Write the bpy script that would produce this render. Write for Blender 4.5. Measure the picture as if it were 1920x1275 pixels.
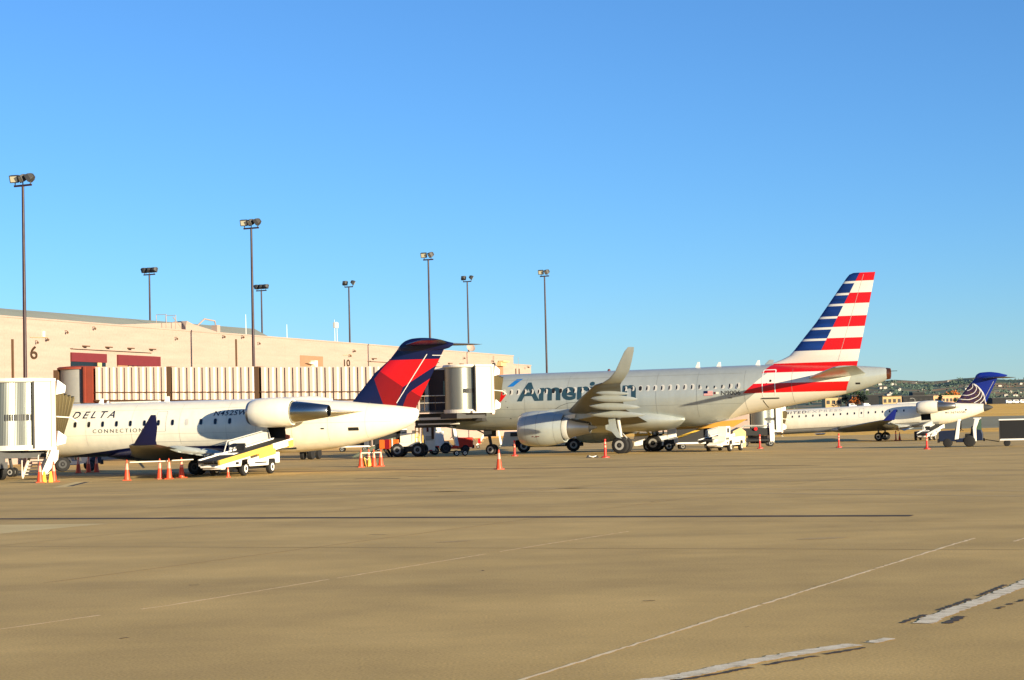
import bpy, bmesh, math, random
import numpy as np
from mathutils import Vector, Matrix
from mathutils.geometry import tessellate_polygon
for _o in list(bpy.data.objects): bpy.data.objects.remove(_o)
S = bpy.context.scene; COL = S.collection
PI = math.pi; R = math.radians
# ---------------------------------------------------------------- camera, sky, sun, exposure
cd = bpy.data.cameras.new('camera'); cam = bpy.data.objects.new('camera', cd); COL.objects.link(cam)
cd.sensor_width = 36; cd.lens = 3465.758/1920*36; cd.clip_start = .5; cd.clip_end = 30000
cam.matrix_world = Matrix.Translation((0, 0, 2.20635)) @ Matrix.Rotation(PI/2+.044004, 4, 'X') @ Matrix.Rotation(-.024091, 4, 'Z')
S.camera = cam
SUN_AZ = R(-42)          # direction towards the sun in the XY plane
SUN_EL = R(10.0)
sd = Vector((math.cos(SUN_AZ)*math.cos(SUN_EL), math.sin(SUN_AZ)*math.cos(SUN_EL), math.sin(SUN_EL)))
ld = bpy.data.lights.new('sun', 'SUN'); ld.energy = 5.0; ld.angle = R(.5); ld.color = (1, .85, .60)
sun = bpy.data.objects.new('sun', ld); COL.objects.link(sun)
sun.rotation_euler = sd.to_track_quat('Z', 'Y').to_euler(); sun.location = (60, -60, 60)
W = bpy.data.worlds.new('World'); S.world = W; W.use_nodes = True
wt = W.node_tree; bg = wt.nodes['Background']
sk = wt.nodes.new('ShaderNodeTexSky'); sk.sky_type = 'NISHITA'; sk.sun_disc = False
sk.sun_elevation = SUN_EL; sk.sun_rotation = PI/2-SUN_AZ
sk.air_density = 1.0; sk.dust_density = 0; sk.ozone_density = 6.0; sk.altitude = 800
hs = wt.nodes.new('ShaderNodeHueSaturation'); hs.inputs['Saturation'].default_value = .98
wt.links.new(sk.outputs[0], hs.inputs['Color']); wt.links.new(hs.outputs[0], bg.inputs[0]); bg.inputs[1].default_value = .09
S.view_settings.view_transform = 'Standard'; S.view_settings.look = 'None'
S.view_settings.exposure = 1.2; S.view_settings.gamma = 1
S.render.engine = 'CYCLES'
# ---------------------------------------------------------------- materials
def lin(c): c /= 255; return c/12.92 if c <= .04045 else ((c+.055)/1.055)**2.4
def rgb(c): return tuple(lin(v) for v in c)+(1,)
def M(name, c, rough=.5, metal=0, var=.10, scale=1.5, coat=0, bump=0, spec=.5, streak=None, bscale=60):
    m = bpy.data.materials.new(name); m.use_nodes = True; t = m.node_tree; b = t.nodes['Principled BSDF']
    c = rgb(c); N = t.nodes.new; L = t.links.new
    tc = N('ShaderNodeTexCoord'); mp = N('ShaderNodeMapping'); L(tc.outputs['Object'], mp.inputs[0])
    if streak: mp.inputs['Scale'].default_value = streak
    nz = N('ShaderNodeTexNoise'); nz.inputs['Scale'].default_value = scale; nz.inputs['Detail'].default_value = 7; nz.inputs['Roughness'].default_value = .65
    L(mp.outputs[0], nz.inputs[0])
    mr = N('ShaderNodeMapRange'); mr.inputs[1].default_value = .3; mr.inputs[2].default_value = .7
    mr.inputs[3].default_value = 1-var; mr.inputs[4].default_value = 1+var*.6
    L(nz.outputs[0], mr.inputs[0])
    mx = N('ShaderNodeMix'); mx.data_type = 'RGBA'; mx.blend_type = 'MULTIPLY'; mx.inputs[0].default_value = 1
    mx.inputs[6].default_value = c; L(mr.outputs[0], mx.inputs[7]); L(mx.outputs[2], b.inputs['Base Color'])
    r2 = N('ShaderNodeMapRange'); r2.inputs[3].default_value = min(1, rough*1.25); r2.inputs[4].default_value = rough*.8
    L(nz.outputs[0], r2.inputs[0]); L(r2.outputs[0], b.inputs['Roughness'])
    b.inputs['Metallic'].default_value = metal; b.inputs['Coat Weight'].default_value = coat; b.inputs['Coat Roughness'].default_value = .1
    b.inputs['Specular IOR Level'].default_value = spec
    if bump:
        n2 = N('ShaderNodeTexNoise'); n2.inputs['Scale'].default_value = bscale; n2.inputs['Detail'].default_value = 4; L(tc.outputs['Object'], n2.inputs[0])
        bp = N('ShaderNodeBump'); bp.inputs['Strength'].default_value = bump; bp.inputs['Distance'].default_value = .02
        L(n2.outputs[0], bp.inputs['Height']); L(bp.outputs[0], b.inputs['Normal'])
    return m
K = {}
for a in [('white', (232, 228, 220), .35), ('cream', (228, 220, 200), .45), ('black', (16, 16, 17), .6), ('rubber', (22, 21, 21), .8),
          ('dkgrey', (52, 52, 52), .6), ('grey', (128, 128, 124), .5), ('ltgrey', (176, 175, 168), .5), ('navy', (10, 18, 62), .35),
          ('red', (205, 12, 18), .4), ('dkred', (128, 8, 14), .4), ('maroon', (92, 30, 34), .5), ('rust', (132, 56, 38), .6),
          ('yellow', (216, 180, 78), .45), ('orange', (214, 98, 22), .5), ('tan', (196, 166, 120), .7),
          ('brown', (84, 60, 38), .7), ('bluepaint', (20, 30, 54), .4), ('hub', (160, 158, 152), .4), ('signal', (222, 52, 18), .55)]:
    K[a[0]] = M(a[0]+'_paint' if a[0] != 'rubber' else 'tyre_rubber', a[1], a[2])
K['steel'] = M('bare_steel', (150, 148, 142), .35, .9)
K['chrome'] = M('polished_metal', (160, 163, 162), .25, 1, var=.12, streak=(.3, 1, 1), scale=3)
K['glass'] = M('dark_glass', (14, 18, 22), .08, 0, spec=.8)
K['lens'] = M('lamp_lens', (190, 186, 160), .2, 0)
K['silver'] = M('silver_mica_paint', (174, 180, 174), .34, .25, var=.09, scale=1.2, coat=.2, streak=(1.4, 1.4, .4))
K['jetwhite'] = M('aircraft_white_paint', (236, 229, 208), .3, 0, var=.09, scale=1.6, coat=.3, streak=(1.6, 1.6, .35))
K['teal'] = M('slate_lettering', (38, 66, 78), .4)
K['corten'] = M('dark_red_steel', (44, 18, 24), .5)
K['winggrey'] = M('wing_grey_paint', (88, 90, 84), .38, .1, var=.12, scale=.8, streak=(.2, 1, 1))
K['bellows'] = M('tan_bellows_fabric', (114, 102, 70), .85, streak=(1, 1, .2))
K['copper'] = M('heat_stained_metal', (150, 96, 74), .35, .9)
# ---------------------------------------------------------------- mesh builder
class MB:
    def __init__(s): s.bm = bmesh.new(); s.mi = 0
    def face(s, vs):
        try: f = s.bm.faces.new(vs)
        except ValueError: return None
        f.material_index = s.mi; return f
    def box(s, x0, x1, y0, y1, z0, z1, mi=None, T=None):
        if mi is not None: s.mi = mi
        v = [Vector((x, y, z)) for x in (x0, x1) for y in (y0, y1) for z in (z0, z1)]
        if T is not None: v = [T @ p for p in v]
        v = [s.bm.verts.new(p) for p in v]
        for q in ((0, 1, 3, 2), (4, 6, 7, 5), (0, 4, 5, 1), (2, 3, 7, 6), (0, 2, 6, 4), (1, 5, 7, 3)): s.face([v[i] for i in q])
        return s
    def rings(s, rs, closed=True, cap0=True, cap1=True, mi=None):
        if mi is not None: s.mi = mi
        V = [[s.bm.verts.new(p) for p in r] for r in rs]; n = len(V[0])
        for a, b in zip(V, V[1:]):
            for i in range(n if closed else n-1):
                j = (i+1) % n; s.face([a[i], a[j], b[j], b[i]])
        if cap0: s.face(list(reversed(V[0])))
        if cap1: s.face(V[-1])
        return s
    def tube(s, pts, r, n=8, mi=None):
        pts = [Vector(p) for p in pts]; rs = []
        rr = r if isinstance(r, (list, tuple)) else [r]*len(pts)
        for i, p in enumerate(pts):
            d = (pts[min(i+1, len(pts)-1)]-pts[max(i-1, 0)]).normalized()
            a = d.orthogonal() if abs(d.z) > .9 else d.cross(Vector((0, 0, 1))); a.normalize(); b = d.cross(a)
            rs.append([p+(a*math.cos(t)+b*math.sin(t))*rr[i] for t in [2*PI*k/n for k in range(n)]])
        return s.rings(rs, mi=mi)
    def lathe(s, o, ax, prof, n=24, mi=None, cap0=True, cap1=True, sy=1.0):
        o = Vector(o); d = Vector(ax).normalized(); a = d.orthogonal() if abs(d.z) > .9 else d.cross(Vector((0, 0, 1))); a.normalize(); b = d.cross(a)
        rs = [[o+d*t+(a*math.cos(u)+b*math.sin(u))*max(r, 1e-3) for u in [2*PI*k/n for k in range(n)]] for t, r in prof]
        return s.rings(rs, mi=mi, cap0=cap0, cap1=cap1)
    def prism(s, poly, ext, mi=None):
        if mi is not None: s.mi = mi
        e = Vector(ext); P = [Vector(p) for p in poly]
        a = [s.bm.verts.new(p) for p in P]; b = [s.bm.verts.new(p+e) for p in P]
        s.face(list(reversed(a))); s.face(b); n = len(a)
        for i in range(n): j = (i+1) % n; s.face([a[i], a[j], b[j], b[i]])
        return s
    def sheet(s, poly, mi=None):
        if mi is not None: s.mi = mi
        s.face([s.bm.verts.new(Vector(p)) for p in poly]); return s
    def build(s, name, mats, parent=None, smooth=False, bevel=0, ang=35, fix=True):
        if fix: bmesh.ops.recalc_face_normals(s.bm, faces=s.bm.faces)
        me = bpy.data.meshes.new(name); s.bm.to_mesh(me); s.bm.free()
        for m in (mats if isinstance(mats, (list, tuple)) else [mats]): me.materials.append(K[m] if isinstance(m, str) else m)
        if smooth:
            me.polygons.foreach_set('use_smooth', [True]*len(me.polygons)); me.set_sharp_from_angle(angle=R(ang))
        o = bpy.data.objects.new(name, me); COL.objects.link(o)
        if parent is not None: o.parent = parent
        if bevel:
            b = o.modifiers.new('bevel', 'BEVEL'); b.width = bevel; b.segments = 2; b.limit_method = 'ANGLE'
        return o
def tag(o, label, cat, group=None, kind=None):
    if label: o['label'] = label
    if cat: o['category'] = cat
    if group: o['group'] = group
    if kind: o['kind'] = kind
    return o
def thing(name, label, cat, loc=(0, 0, 0), rz=0, group=None, tilt=0):
    o = bpy.data.objects.new(name, None); COL.objects.link(o); o.empty_display_size = .3
    o.location = loc; o.rotation_euler = (0, tilt, rz); return tag(o, label, cat, group)
def struct(o): o['kind'] = 'structure'; return o
def kids(o): return [c for c in ALLK.get(o.name, [])]
ALLK = {}
def copy_tree(o, parent=None):
    c = o.copy(); COL.objects.link(c)
    if parent is not None: c.parent = parent
    for ch in [x for x in bpy.data.objects if x.parent == o]: copy_tree(ch, c)
    return c
def dup(src, loc, rz, label, group=None):
    c = copy_tree(src); c.location = loc; c.rotation_euler = (0, 0, rz); c['label'] = label
    if group: c['group'] = group
    return c
def pchip(x, y, xi):
    x = np.asarray(x, float); y = np.asarray(y, float); h = np.diff(x); dl = np.diff(y)/h; d = np.zeros_like(y)
    for i in range(1, len(x)-1):
        if dl[i-1]*dl[i] > 0:
            w1 = 2*h[i]+h[i-1]; w2 = h[i]+2*h[i-1]; d[i] = (w1+w2)/(w1/dl[i-1]+w2/dl[i])
    d[0] = dl[0]; d[-1] = dl[-1]
    xi = np.clip(xi, x[0], x[-1]); k = np.clip(np.searchsorted(x, xi)-1, 0, len(h)-1); t = (xi-x[k])/h[k]
    return (2*t**3-3*t**2+1)*y[k]+(t**3-2*t**2+t)*h[k]*d[k]+(-2*t**3+3*t**2)*y[k+1]+(t**3-t**2)*h[k]*d[k+1]
def inpoly(p, q):
    x, y = q; c = False; n = len(p)
    for i in range(n):
        (x1, y1), (x2, y2) = p[i], p[i-1]
        if (y1 > y) != (y2 > y) and x < (x2-x1)*(y-y1)/(y2-y1)+x1: c = not c
    return c
def bis(bm, co, no):
    bmesh.ops.bisect_plane(bm, geom=bm.verts[:]+bm.edges[:]+bm.faces[:], plane_co=co, plane_no=no, dist=1e-5)
def cutpoly(bm, polys):
    """cut along every edge of polygons drawn in the XZ plane"""
    for p in polys:
        for (x1, z1), (x2, z2) in zip(p, p[1:]+p[:1]): bis(bm, (x1, 0, z1), (-(z2-z1), 0, x2-x1))
FONT = {}
def text2d(txt, size, shear=0, bold=0, spacing=1.0, sx=1.0):
    cu = bpy.data.curves.new('lettering', 'FONT'); cu.body = txt; cu.size = size; cu.shear = shear; cu.offset = bold; cu.space_character = spacing; cu.resolution_u = 4
    o = bpy.data.objects.new('lettering', cu); COL.objects.link(o); dg = bpy.context.evaluated_depsgraph_get()
    me = bpy.data.meshes.new_from_object(o.evaluated_get(dg)); bpy.data.objects.remove(o)
    bm = bmesh.new(); bm.from_mesh(me); bpy.data.meshes.remove(me)
    xs = [v.co.x for v in bm.verts]; x0 = min(xs)
    for v in bm.verts: v.co = Vector(((v.co.x-x0)*sx, 0, v.co.y))
    return bm
def text_fit(txt, x0, x1, zb, zt, shear=0, bold=0, spacing=1.0, slope=0):
    """flat lettering in the XZ plane filling x0..x1, zb..zt"""
    bm = text2d(txt, 1.0, shear, bold, spacing)
    xs = [v.co.x for v in bm.verts]; zs = [v.co.z for v in bm.verts]; a = (x1-x0)/(max(xs)-min(xs)); b = (zt-zb)/(max(zs)-min(zs)); mx, mz = min(xs), min(zs)
    for v in bm.verts: x = (v.co.x-mx)*a; v.co = Vector((x0+x, 0, zb+(v.co.z-mz)*b+x*slope))
    return bm
# ---------------------------------------------------------------- the ground
def ss(t): t = min(1, max(0, t)); return t*t*(3-2*t)
def g(x, y):
    z = -.17*ss((y-103)/28)-.25*ss((x-8)/20)*ss((y-40)/50)-.45*ss((y-150)/50)*ss((x-5)/25)
    return z+float(np.interp(y, [0, 205, 260, 400, 900, 1600, 2600], [0, 0, .6, 1.95, 5.9, 7, 9]))
def mixmat(name, cols, scale, rough=.85, bump=.3, bscale=90, speck=.15, streak=(1, 1, 1), speck_scale=220, patches=None, spec=.3):
    m = bpy.data.materials.new(name); m.use_nodes = True; t = m.node_tree; b = t.nodes['Principled BSDF']; N = t.nodes.new; L = t.links.new
    tc = N('ShaderNodeTexCoord'); mp = N('ShaderNodeMapping'); mp.inputs['Scale'].default_value = streak; L(tc.outputs['Object'], mp.inputs[0])
    n1 = N('ShaderNodeTexNoise'); n1.inputs['Scale'].default_value = scale; n1.inputs['Detail'].default_value = 9; n1.inputs['Roughness'].default_value = .62; L(mp.outputs[0], n1.inputs[0])
    cr = N('ShaderNodeValToRGB'); e = cr.color_ramp.elements
    for i, (p, c) in enumerate(cols):
        if i < 2: e[i].position = p; e[i].color = rgb(c)
        else: k = e.new(p); k.color = rgb(c)
    L(n1.outputs[0], cr.inputs[0])
    n2 = N('ShaderNodeTexNoise'); n2.inputs['Scale'].default_value = speck_scale; n2.inputs['Detail'].default_value = 3; L(tc.outputs['Object'], n2.inputs[0])
    mr = N('ShaderNodeMapRange'); mr.inputs[1].default_value = .3; mr.inputs[2].default_value = .7; mr.inputs[3].default_value = 1-speck; mr.inputs[4].default_value = 1+speck; L(n2.outputs[0], mr.inputs[0])
    mx = N('ShaderNodeMix'); mx.data_type = 'RGBA'; mx.blend_type = 'MULTIPLY'; mx.inputs[0].default_value = 1; L(cr.outputs[0], mx.inputs[6]); L(mr.outputs[0], mx.inputs[7])
    out = mx.outputs[2]
    if patches:                                      # large tyre-scuffed / patched areas
        n3 = N('ShaderNodeTexNoise'); n3.inputs['Scale'].default_value = patches[0]; n3.inputs['Detail'].default_value = 5; n3.inputs['Distortion'].default_value = .6
        mp3 = N('ShaderNodeMapping'); mp3.inputs['Scale'].default_value = patches[2]; mp3.inputs['Rotation'].default_value = (0, 0, R(20)); L(tc.outputs['Object'], mp3.inputs[0]); L(mp3.outputs[0], n3.inputs[0])
        m3 = N('ShaderNodeMapRange'); m3.inputs[1].default_value = .42; m3.inputs[2].default_value = .62; m3.inputs[3].default_value = 1; m3.inputs[4].default_value = patches[1]; L(n3.outputs[0], m3.inputs[0])
        x3 = N('ShaderNodeMix'); x3.data_type = 'RGBA'; x3.blend_type = 'MULTIPLY'; x3.inputs[0].default_value = 1; L(out, x3.inputs[6]); L(m3.outputs[0], x3.inputs[7]); out = x3.outputs[2]
    L(out, b.inputs['Base Color']); b.inputs['Roughness'].default_value = rough; b.inputs['Specular IOR Level'].default_value = spec
    if bump:
        n4 = N('ShaderNodeTexNoise'); n4.inputs['Scale'].default_value = bscale; n4.inputs['Detail'].default_value = 5; L(tc.outputs['Object'], n4.inputs[0])
        bp = N('ShaderNodeBump'); bp.inputs['Strength'].default_value = bump; bp.inputs['Distance'].default_value = .01; L(n4.outputs[0], bp.inputs['Height']); L(bp.outputs[0], b.inputs['Normal'])
    return m
K['apron'] = mixmat('weathered_asphalt', [(.25, (178, 148, 86)), (.72, (210, 176, 106)), (.5, (196, 163, 96))], .35, bump=.22, bscale=40, speck=.2, speck_scale=34, patches=(.10, .84, (1, 2.6, 1)))
K['taxi'] = mixmat('grey_taxiway', [(.3, (128, 122, 94)), (.7, (148, 140, 106))], .05, bump=0)
K['drygrass'] = mixmat('dry_golden_grass', [(.28, (206, 150, 52)), (.5, (238, 184, 74)), (.72, (246, 200, 96))], .06, bump=0, speck=.25, speck_scale=1.5, streak=(.4, 1, 1))
K['town'] = mixmat('scrub_ground', [(.3, (62, 66, 44)), (.5, (110, 92, 58)), (.7, (150, 122, 76))], .012, bump=0)
def gridmesh(name, mat, xs, ys):
    b = MB(); V = [[b.bm.verts.new((x, y, g(x, y))) for x in xs] for y in ys]
    for a, c in zip(V, V[1:]):
        for i in range(len(xs)-1): b.face([a[i], a[i+1], c[i+1], c[i]])
    return struct(b.build(name, mat, None, smooth=True, fix=False))
XS = sorted(set([-6000, -3000, -1500, -800, -400, -200, -100]+list(range(-60, 121, 4))+[140, 180, 240, 320, 420, 600, 900, 1500, 3000, 6000]))
gridmesh('apron', 'apron', XS, [-300, -60, -10]+list(range(0, 234, 3))+[234])
gridmesh('grass_strip', 'drygrass', XS, [234, 240, 246, 252, 258])
gridmesh('taxiway', 'taxi', XS, [258, 270, 300, 340, 380])
gridmesh('dry_infield', 'drygrass', XS, [380, 420, 500, 600, 750, 900])
gridmesh('far_ground', 'town', XS, [900, 1100, 1600, 2600, 4000, 9000, 20000])
# joints, cracks, painted lines and patches: thin sheets just above the apron
def ribbon(name, mat, pts, w, lift=.004, jag=0, seed=1, step=.4, gaps=None):
    rnd = random.Random(seed); P = [Vector((p[0], p[1], 0)) for p in pts]; L = [0]
    for a, c in zip(P, P[1:]): L.append(L[-1]+(c-a).length)
    n = max(2, int(L[-1]/step)); b = MB(); prev = None
    for i in range(n+1):
        d = L[-1]*i/n; k = min(len(P)-2, max(0, next((j for j in range(len(L)) if L[j] >= d), len(L)-1)-1)); t = (d-L[k])/(L[k+1]-L[k])
        p = P[k].lerp(P[k+1], t); q = (P[k+1]-P[k]).normalized(); nn = Vector((-q.y, q.x, 0)); ww = w(i/n) if callable(w) else w
        o = rnd.uniform(-jag, jag)*.5; a = p+nn*(ww/2*(1+rnd.uniform(-jag, jag))+o*ww); c = p-nn*(ww/2*(1+rnd.uniform(-jag, jag))-o*ww)
        cur = [b.bm.verts.new((v.x, v.y, g(v.x, v.y)+lift)) for v in (a, c)]
        if prev and not (gaps and any(u <= i/n <= v for u, v in gaps)): b.face([prev[0], prev[1], cur[1], cur[0]])
        prev = cur
    return struct(b.build(name, mat, None, fix=False))
K['paleseal'] = mixmat('pale_joint_filler', [(.3, (222, 196, 146)), (.7, (244, 222, 176))], 3, bump=0)
K['tar'] = mixmat('tar_seal', [(.3, (58, 46, 30)), (.7, (92, 72, 46))], 2, bump=0, rough=.8)
K['oldpaint'] = mixmat('worn_white_paint', [(.40, (206, 190, 156)), (.6, (232, 218, 186)), (.33, (130, 112, 80))], 5.5, bump=.2, speck=.2)
K['patch'] = mixmat('pale_pavement_patch', [(.3, (204, 178, 118)), (.7, (218, 194, 132))], .5, bump=.2)
K['darkstrip'] = mixmat('dark_brown_strip', [(.3, (58, 50, 42)), (.7, (92, 78, 60))], 3, bump=0)  # dark brown tone for the strips beside the stripe and the drain slot
ribbon('expansion_joint', 'paleseal', [(-8.6, 16.6), (-4.37, 23.36), (.68, 33.45), (2.2, 36.3)], .035, jag=.5, gaps=[(.30, .335), (.12, .16), (.52, .53), (.74, .76)], seed=3, step=.12)
ribbon('expansion_joint', 'paleseal', [(-.6, 14.6), (.02, 15.89), (7.26, 30.77), (7.9, 32)], .05, jag=.4, seed=4, gaps=[(.405, .41), (.67, .675)], step=.12)
ribbon('expansion_joint', 'paleseal', [(8.3, 31), (10.2, 34.6)], .04, jag=.5, seed=5, step=.12)
ribbon('trench_drain', 'tar', [(-40, 58.5), (-13.39, 48.08), (8.41, 39.41)], .55, jag=.05, seed=6)
ribbon('tar_seam', 'tar', [(-40, 106), (-8.45, 90.11), (-2.97, 89.0), (.6, 86.62), (13.34, 80.68)], lambda t: .7*(1-t)**.5+.15, jag=.2, seed=7)
ribbon('tar_seam', 'tar', [(-6.6, 76.2), (-4.69, 75.39)], .45, jag=.2, seed=8)
ribbon('tar_seam', 'tar', [(-4.5, 77.6), (-3.2, 77.1)], .3, jag=.2, seed=9)
ribbon('painted_stripe', 'oldpaint', [(.2, 15.0), (1.35, 15.85), (2.25, 16.89), (3.2, 17.75)], .21, jag=.16, seed=11, step=.06, lift=.006)
ribbon('painted_stripe', 'oldpaint', [(3.36, 17.85), (3.62, 18.15)], .14, jag=.3, seed=12, step=.05, lift=.006)
ribbon('painted_stripe', 'oldpaint', [(4.2, 19.35), (4.5, 20.0), (5.4, 21.6), (6.33, 23.35), (8.2, 27.2)], .22, jag=.16, seed=13, step=.06, lift=.006)
ribbon('stripe_edge', 'darkstrip', [(.5, 15.0), (1.55, 15.82), (2.4, 16.68), (3.25, 17.5)], .07, jag=.4, seed=14, step=.05, lift=.0045, gaps=[(.55, .6), (.8, .84)])
ribbon('stripe_edge', 'darkstrip', [(4.45, 19.3), (4.75, 19.95)], .1, jag=.4, seed=15, step=.05, lift=.0045)
ribbon('stripe_edge', 'darkstrip', [(4.0, 19.45), (5.15, 21.5), (6.15, 23.4)], .06, jag=.5, seed=16, step=.05, lift=.0045, gaps=[(.2, .3), (.6, .68)])
ribbon('stripe_edge', 'darkstrip', [(5.3, 20.6), (5.9, 21.6)], .05, jag=.8, seed=17, step=.05, lift=.0045, gaps=[(.25, .4), (.6, .7)])
b = MB(); b.sheet([(x, y, g(x, y)+.004) for x, y in [(-19, 47.4), (-12.45, 44.9), (-9.71, 44.23), (-11.4, 40.92), (-15, 35)]]); struct(b.build('pavement_patch', 'patch', None, fix=False))
ribbon('slot_drain', 'patch', [(-18.17, 74.15), (-19.0, 81.6)], .75, lift=.004, seed=18)
ribbon('slot_drain', 'darkstrip', [(-18.1, 75.2), (-18.75, 81.2)], .26, lift=.008, seed=19)
rs = random.Random(5)
for i in range(16):                                   # small tar spots and chips
    x, y = rs.uniform(-9, 9), rs.uniform(17, 60); x *= y/30; a = rs.uniform(0, PI); l = rs.uniform(.02, .08)
    ribbon('tar_spot', 'tar', [(x-l*math.cos(a), y-l*math.sin(a)), (x+l*math.cos(a), y+l*math.sin(a))], l*.6, jag=.5, seed=i, step=l/3)
K['tyremark'] = mixmat('tyre_rubber_marks', [(.3, (174, 147, 95)), (.7, (198, 168, 110))], .8, bump=.1, speck=.2, speck_scale=30)
K['stain'] = mixmat('old_fuel_stain', [(.3, (160, 134, 88)), (.7, (190, 160, 104))], .8, bump=.1, speck=.2, speck_scale=30)
for i, (p, w_) in enumerate([([(-30, 72), (-8, 66), (14, 50), (30, 30)], .5), ([(-30, 69), (-8, 63), (13, 47), (27, 28)], .5), ([(-14, 60), (2, 60), (20, 66), (36, 80)], .45)]):
    q = []                                            # smooth the turning tracks
    for k in range(len(p)-1):
        p0, p1, p2, p3 = (Vector(p[max(0, min(len(p)-1, k+j))]) for j in (-1, 0, 1, 2))
        for t_ in range(10): t = t_/10; q.append(tuple(.5*((2*p1)+(p2-p0)*t+(2*p0-5*p1+4*p2-p3)*t*t+(3*p1-p0-3*p2+p3)*t**3)))
    ribbon('tyre_mark', 'tyremark', q+[p[-1]], w_, jag=.1, seed=60+i, lift=.003)
for i in range(26):
    x, y = rs.uniform(-.22, .24), rs.uniform(20, 118); x *= y; l = rs.uniform(.15, .6)
    ribbon('oil_stain', 'stain', [(x-l, y), (x+l, y+rs.uniform(-.3, .3))], lambda t: l*.8*(max(.02, 4*t*(1-t)))**.6, jag=.25, seed=90+i, step=l/6, lift=.0035)
D1 = Vector((.447, .894)); D2 = Vector((.929, -.37))  # faint sawn joints between the slabs
K['sawn'] = mixmat('sawn_joint', [(.3, (150, 126, 82)), (.7, (170, 142, 94))], 1, bump=0)
for k in range(-5, 9):
    if k in (0, 1): continue
    p = Vector((.02, 15.9))+D2*7.1*(k-.6); ribbon('expansion_joint', 'sawn', [tuple(p+D1*8), tuple(p+D1*130)], .03, seed=130+k, step=2)
for k in range(1, 14):
    p = Vector((0, 24+8.3*k)); ribbon('expansion_joint', 'sawn', [tuple(p-D2*40), tuple(p+D2*40)], .035, seed=150+k, step=2, lift=.0045)
# ---------------------------------------------------------------- hills, town and trees far away
hr = random.Random(11)
def ridge(x):
    p = [(-3000, 30), (-500, 42), (400, 50), (597, 50.5), (620, 53), (640, 52), (673, 49.5), (700, 49), (727, 53), (745, 54), (792, 51), (829, 50.5), (900, 50), (1300, 44), (3000, 36)]
    return float(np.interp(x, [a for a, _ in p], [c for _, c in p]))
def hill_z(x, y):
    t = ss((y-1500)/1500); r = ridge(x*3000/max(y, 1500))*y/3000
    n = 2.2*math.sin(x*.021+y*.004)+1.6*math.sin(x*.047-y*.011)+1.1*math.sin(y*.02+x*.013)
    return 6+(r-6)*t+n*min(1, t*1.6)*(1 if y < 2900 else .5)
K['hill'] = mixmat('hillside_scrub', [(.36, (52, 76, 66)), (.50, (92, 104, 78)), (.57, (150, 120, 82)), (.70, (182, 144, 96)), (.45, (64, 86, 70))], .0095, bump=0, speck=.3, speck_scale=.08, streak=(.6, 1.3, 1))
b = MB(); hx = list(range(-2400, 2401, 40)); hy = list(range(1500, 3201, 50)); V = [[b.bm.verts.new((x, y, hill_z(x, y))) for x in hx] for y in hy]
for a, c in zip(V, V[1:]):
    for i in range(len(hx)-1): b.face([a[i], a[i+1], c[i+1], c[i]])
struct(b.build('hills', 'hill', None, smooth=True, fix=False))
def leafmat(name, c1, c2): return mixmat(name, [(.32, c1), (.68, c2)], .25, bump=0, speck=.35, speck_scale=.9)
K['leaf'] = leafmat('green_leaves', (30, 48, 28), (62, 84, 44)); K['dkleaf'] = leafmat('dark_leaves', (16, 28, 26), (30, 46, 36)); K['orangeleaf'] = leafmat('autumn_leaves', (150, 74, 22), (200, 116, 40)); K['woodleaf'] = leafmat('hazed_hill_trees', (52, 70, 64), (80, 96, 80))  # hillside trees paled towards blue green: distance haze put into the colour
K['bark'] = M('bark', (70, 54, 40), .9)
def leaves(b, c, rx, ry, rz, n, size, rnd):
    k = 0
    while k < n:
        p = Vector((rnd.uniform(-1, 1), rnd.uniform(-1, 1), rnd.uniform(-1, 1)))
        d = p.length
        if d > 1 or rnd.random() > .35+.65*d*d: continue
        if math.sin(p.x*5+c[0])+math.sin(p.z*6+c[1])+math.sin(p.y*5) < -1.1: continue
        k += 1; o = Vector(c)+Vector((p.x*rx, p.y*ry, p.z*rz)); s_ = size*rnd.uniform(.6, 1.4)
        u = Vector((rnd.gauss(0, 1), rnd.gauss(0, 1), rnd.gauss(0, 1))).normalized(); v = u.orthogonal().normalized()*s_*.6; u = u*s_
        b.sheet([o-u, o+v, o+u, o-v])
def tree(x, y, h, w, mat, label, seed, trunk=.25):
    rnd = random.Random(seed); z = g(x, y); t = thing('broadleaf_tree', label, 'tree', (x, y, z))
    b = MB(); b.tube([(0, 0, -.3), (.05*h*.2, 0, h*trunk), (0, .1, h*.6)], [h*.035, h*.028, h*.012], 6)
    for a in range(4): q = a*1.7; b.tube([(0, 0, h*trunk), (math.cos(q)*w*.3, math.sin(q)*w*.3, h*(trunk+.25))], [h*.018, h*.008], 5)
    b.build('trunk', 'bark', t)
    b = MB()
    for k in range(7):
        q = rnd.uniform(0, 6.28); d = rnd.uniform(0, .33)*w
        leaves(b, (math.cos(q)*d, math.sin(q)*d, h*rnd.uniform(trunk+.18, .84)), w*.3, w*.3, h*.2, 60, h*.055, rnd)
    b.build('crown', mat, t, fix=False); return t
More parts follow.
